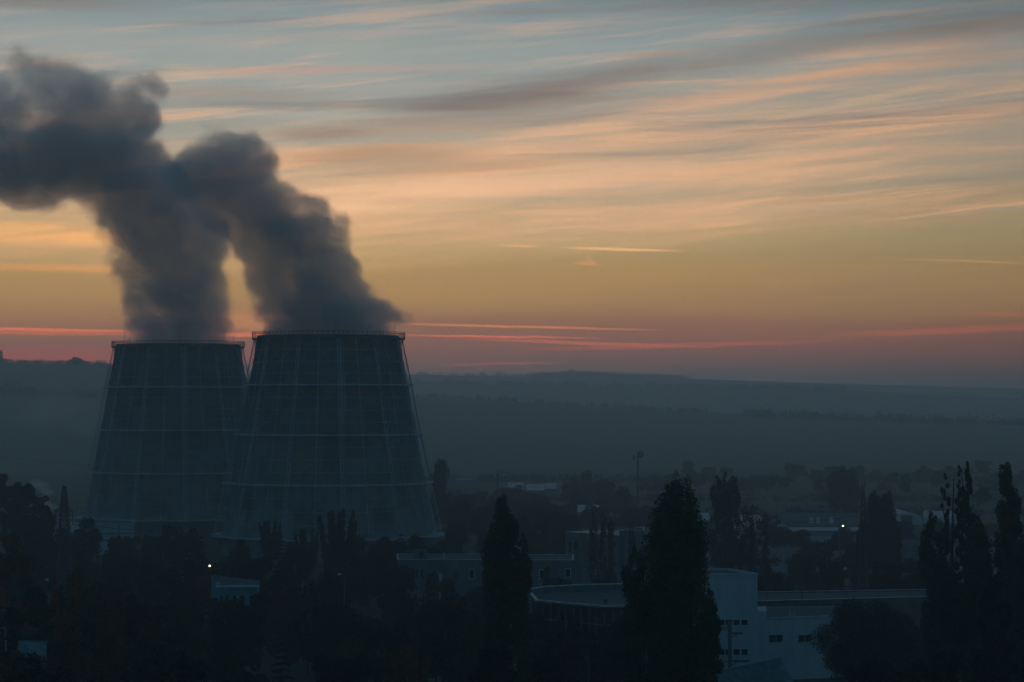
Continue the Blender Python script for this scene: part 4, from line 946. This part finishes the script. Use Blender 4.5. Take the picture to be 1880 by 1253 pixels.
belt(22, 1395, 1720, hgt(9), 480, 610, 45, 80, 'one of the dim trees behind the brick hall, below the forked pylon', 'dim trees behind the brick hall')
belt(26, 1200, 1900, hgt(6.5), 640, 820, 36, 74, 'one of the dim low trees on the plain beyond the brick hall', 'low trees on the right-hand plain', (0, 1, 2, 4))
belt(38, 1180, 1900, hgt(7.5), 1150, 1480, 24, 52, 'one of the faint hazy trees lining the far side of the right-hand plain', 'faint tree line across the right-hand plain', (0, 1, 2, 4))
belt(20, 820, 1180, hgt(8), 840, 1050, 34, 60, 'one of the hazy bushes behind the middle wood', 'hazy bushes behind the middle wood', (0, 2, 4))
belt(8, 1640, 1900, hgt(10), 420, 520, 60, 90, 'one of the dark trees glimpsed behind the right-hand poplars', 'dark trees behind the right-hand poplars', (0, 1, 2))
belt(9, 1000, 1330, hgt(8), 450, 520, 50, 80, 'one of the dark trees between the glazed hall and the stepped building', 'dark trees behind the glazed hall', (0, 2, 5))
# tree lines on the ridges
def treeline(name, hf, D, x0, x1, n, hmin, hmax, seed, label, wk=1.0, dz_=0.0):
    rs = np.random.RandomState(seed); V = []
    for i in range(n):
        px = rs.uniform(x0, x1); h = rs.uniform(hmin, hmax) * (1 if rs.rand() > .1 else 1.35); wd_ = h * rs.uniform(.6, 1.5) * wk; c = Vector((X(px, D), D + rs.uniform(-14, 4), hf(px) - 1.0 - dz_))
        m_ = 60; P = np.clip(rs.normal(size=(m_, 3)), -1.5, 1.5) * (wd_ * .36, wd_ * .36, h * .28) + (c.x, c.y, c.z + h * .40); V.append(cards(P, h * .13, rs))
    me = npmesh(name, np.concatenate(V), M['dark']); o = bpy.data.objects.new(name, me); col.objects.link(o); tag(o, label, kind='stuff')
flat = lambda px: 0.8
for k_, (Dh, xa_, xb_, n_, h0_, h1_, lab_) in enumerate([(690, 1200, 1900, 120, 1.0, 3.2, 'ragged hedge just beyond the brick hall'), (775, 1200, 1900, 110, 1, 3.2, 'ragged hedge in front of the pale hangars'),
        (985, 1180, 1900, 120, 1.5, 4.5, 'scrubby tree belt behind the pale hangars'), (1120, 820, 1900, 150, 1.5, 4.5, 'long hazy scrub belt across the plain'), (1380, 760, 1900, 170, 2, 5, 'faintest scrub belt at the foot of the hill'),
        (900, 820, 1180, 80, 2, 5, 'hazy scrub behind the middle wood')]):
    treeline('hedgerow', flat, Dh, xa_, xb_, n_, h0_, h1_, 40 + k_, lab_, 1.3)
treeline('ridge_wood', hB, 4200, 760, 1570, 260, 4, 9, 1, 'hazy strip of wood along the middle ridge')
treeline('ridge_wood', hC, 5600, 960, 1130, 90, 7, 13, 2, 'faint wood patch on the far ridge', 1.4)
treeline('ridge_wood', hC, 5600, 1130, 1260, 60, 5, 10, 3, 'second faint wood patch on the far ridge', 1.4)
treeline('ridge_wood', hC, 5600, 760, 960, 34, 5, 11, 4, 'scattered faint trees on the far ridge', 1.2)
treeline('ridge_wood', hA, 2800, -60, 235, 120, 3, 6.5, 5, 'even dark tree line on the left hill crest')
treeline('ridge_wood', hA, 2800, 760, 1300, 120, 2.5, 6, 6, 'broken hedge along the near hill crest')
def slopewood(px0, px1, D, f, n, seed, label, h0=5, h1=10):
    rs = np.random.RandomState(seed); V = []
    for i in range(n):
        px = rs.uniform(px0, px1); h = rs.uniform(h0, h1); d = D + rs.uniform(-25, 25); z = hA((px - 940) * d / 2800 + 940) * f
        P = rs.normal(size=(40, 3)) * (h * .4, h * .4, h * .26) + (X(px, d), d, z + h * .3); V.append(cards(P, h * .16, rs))
    me = npmesh('hillside_wood', np.concatenate(V), M['dark']); o = bpy.data.objects.new('hillside_wood', me); col.objects.link(o); tag(o, label, kind='stuff')
slopewood(1370, 1900, 2640, .93, 130, 7, 'dark wood line just below the near hill crest on the right')
#slopewood(820, 1300, 2540, .88, 70, 8, 'scattered dark clumps on the near hill slope', 4, 8)
slopewood(-50, 230, 2300, .62, 60, 9, 'dim clumps on the slope of the left hill')
#slopewood(760, 1900, 1900, .24, 110, 10, 'dim line of trees low on the near hill', 5, 9)
bt = T_('broad', 139, 656, 2790, 26, 'dark', 'single round treetop standing up from the left hill crest', base=hA(139) - 2, low=-.1, seed=200, lsz=1.0)
lt = T_('poplar', 1, 644, 2790, 9, 'dark', 'narrow treetop on the hill crest cut by the left frame edge', base=hA(1) - 2, seed=201)
# small steam by the chimney and mist on the left hill
steam('chimney_steam', 'small pinkish puff of chimney steam left of the pylon', 'steam', 700, [(97, 931, 10, 6, 1), (84, 925, 9, 8, 1), (88, 905, 13, 9, .8), (75, 893, 16, 12, .7), (62, 886, 14, 10, .5), (72, 862, 10, 8, .35)], (100, 934), .5, 1.6, 1.1, .18, 1.8, .6, (1, .95, .93), 5, voxel=.5, sizek=1.25)
ch = empty('chimney', (X(103, 700), 700, 0), 'thin chimney tip giving off the small pinkish steam', 'chimney'); MB().tube([(0, 0, 0), (0, 0, Z(935, 700))], [.6, .4], 10).build('stack', M['concrete'], ch)
steam('hillside_mist', 'thin pale mist drifting over the left hillside', 'mist', 1900, [(130, 760, 90, 42, .8), (60, 740, 90, 40, .7), (180, 800, 50, 40, .6), (190, 720, 60, 45, .5), (20, 780, 70, 25, .5), (100, 700, 110, 28, .5)], (120, 760), .02, 22, 1.3, .16, 1.0, .016, (1, .95, .92), 6, voxel=6, sizek=1.2, depth=.8)
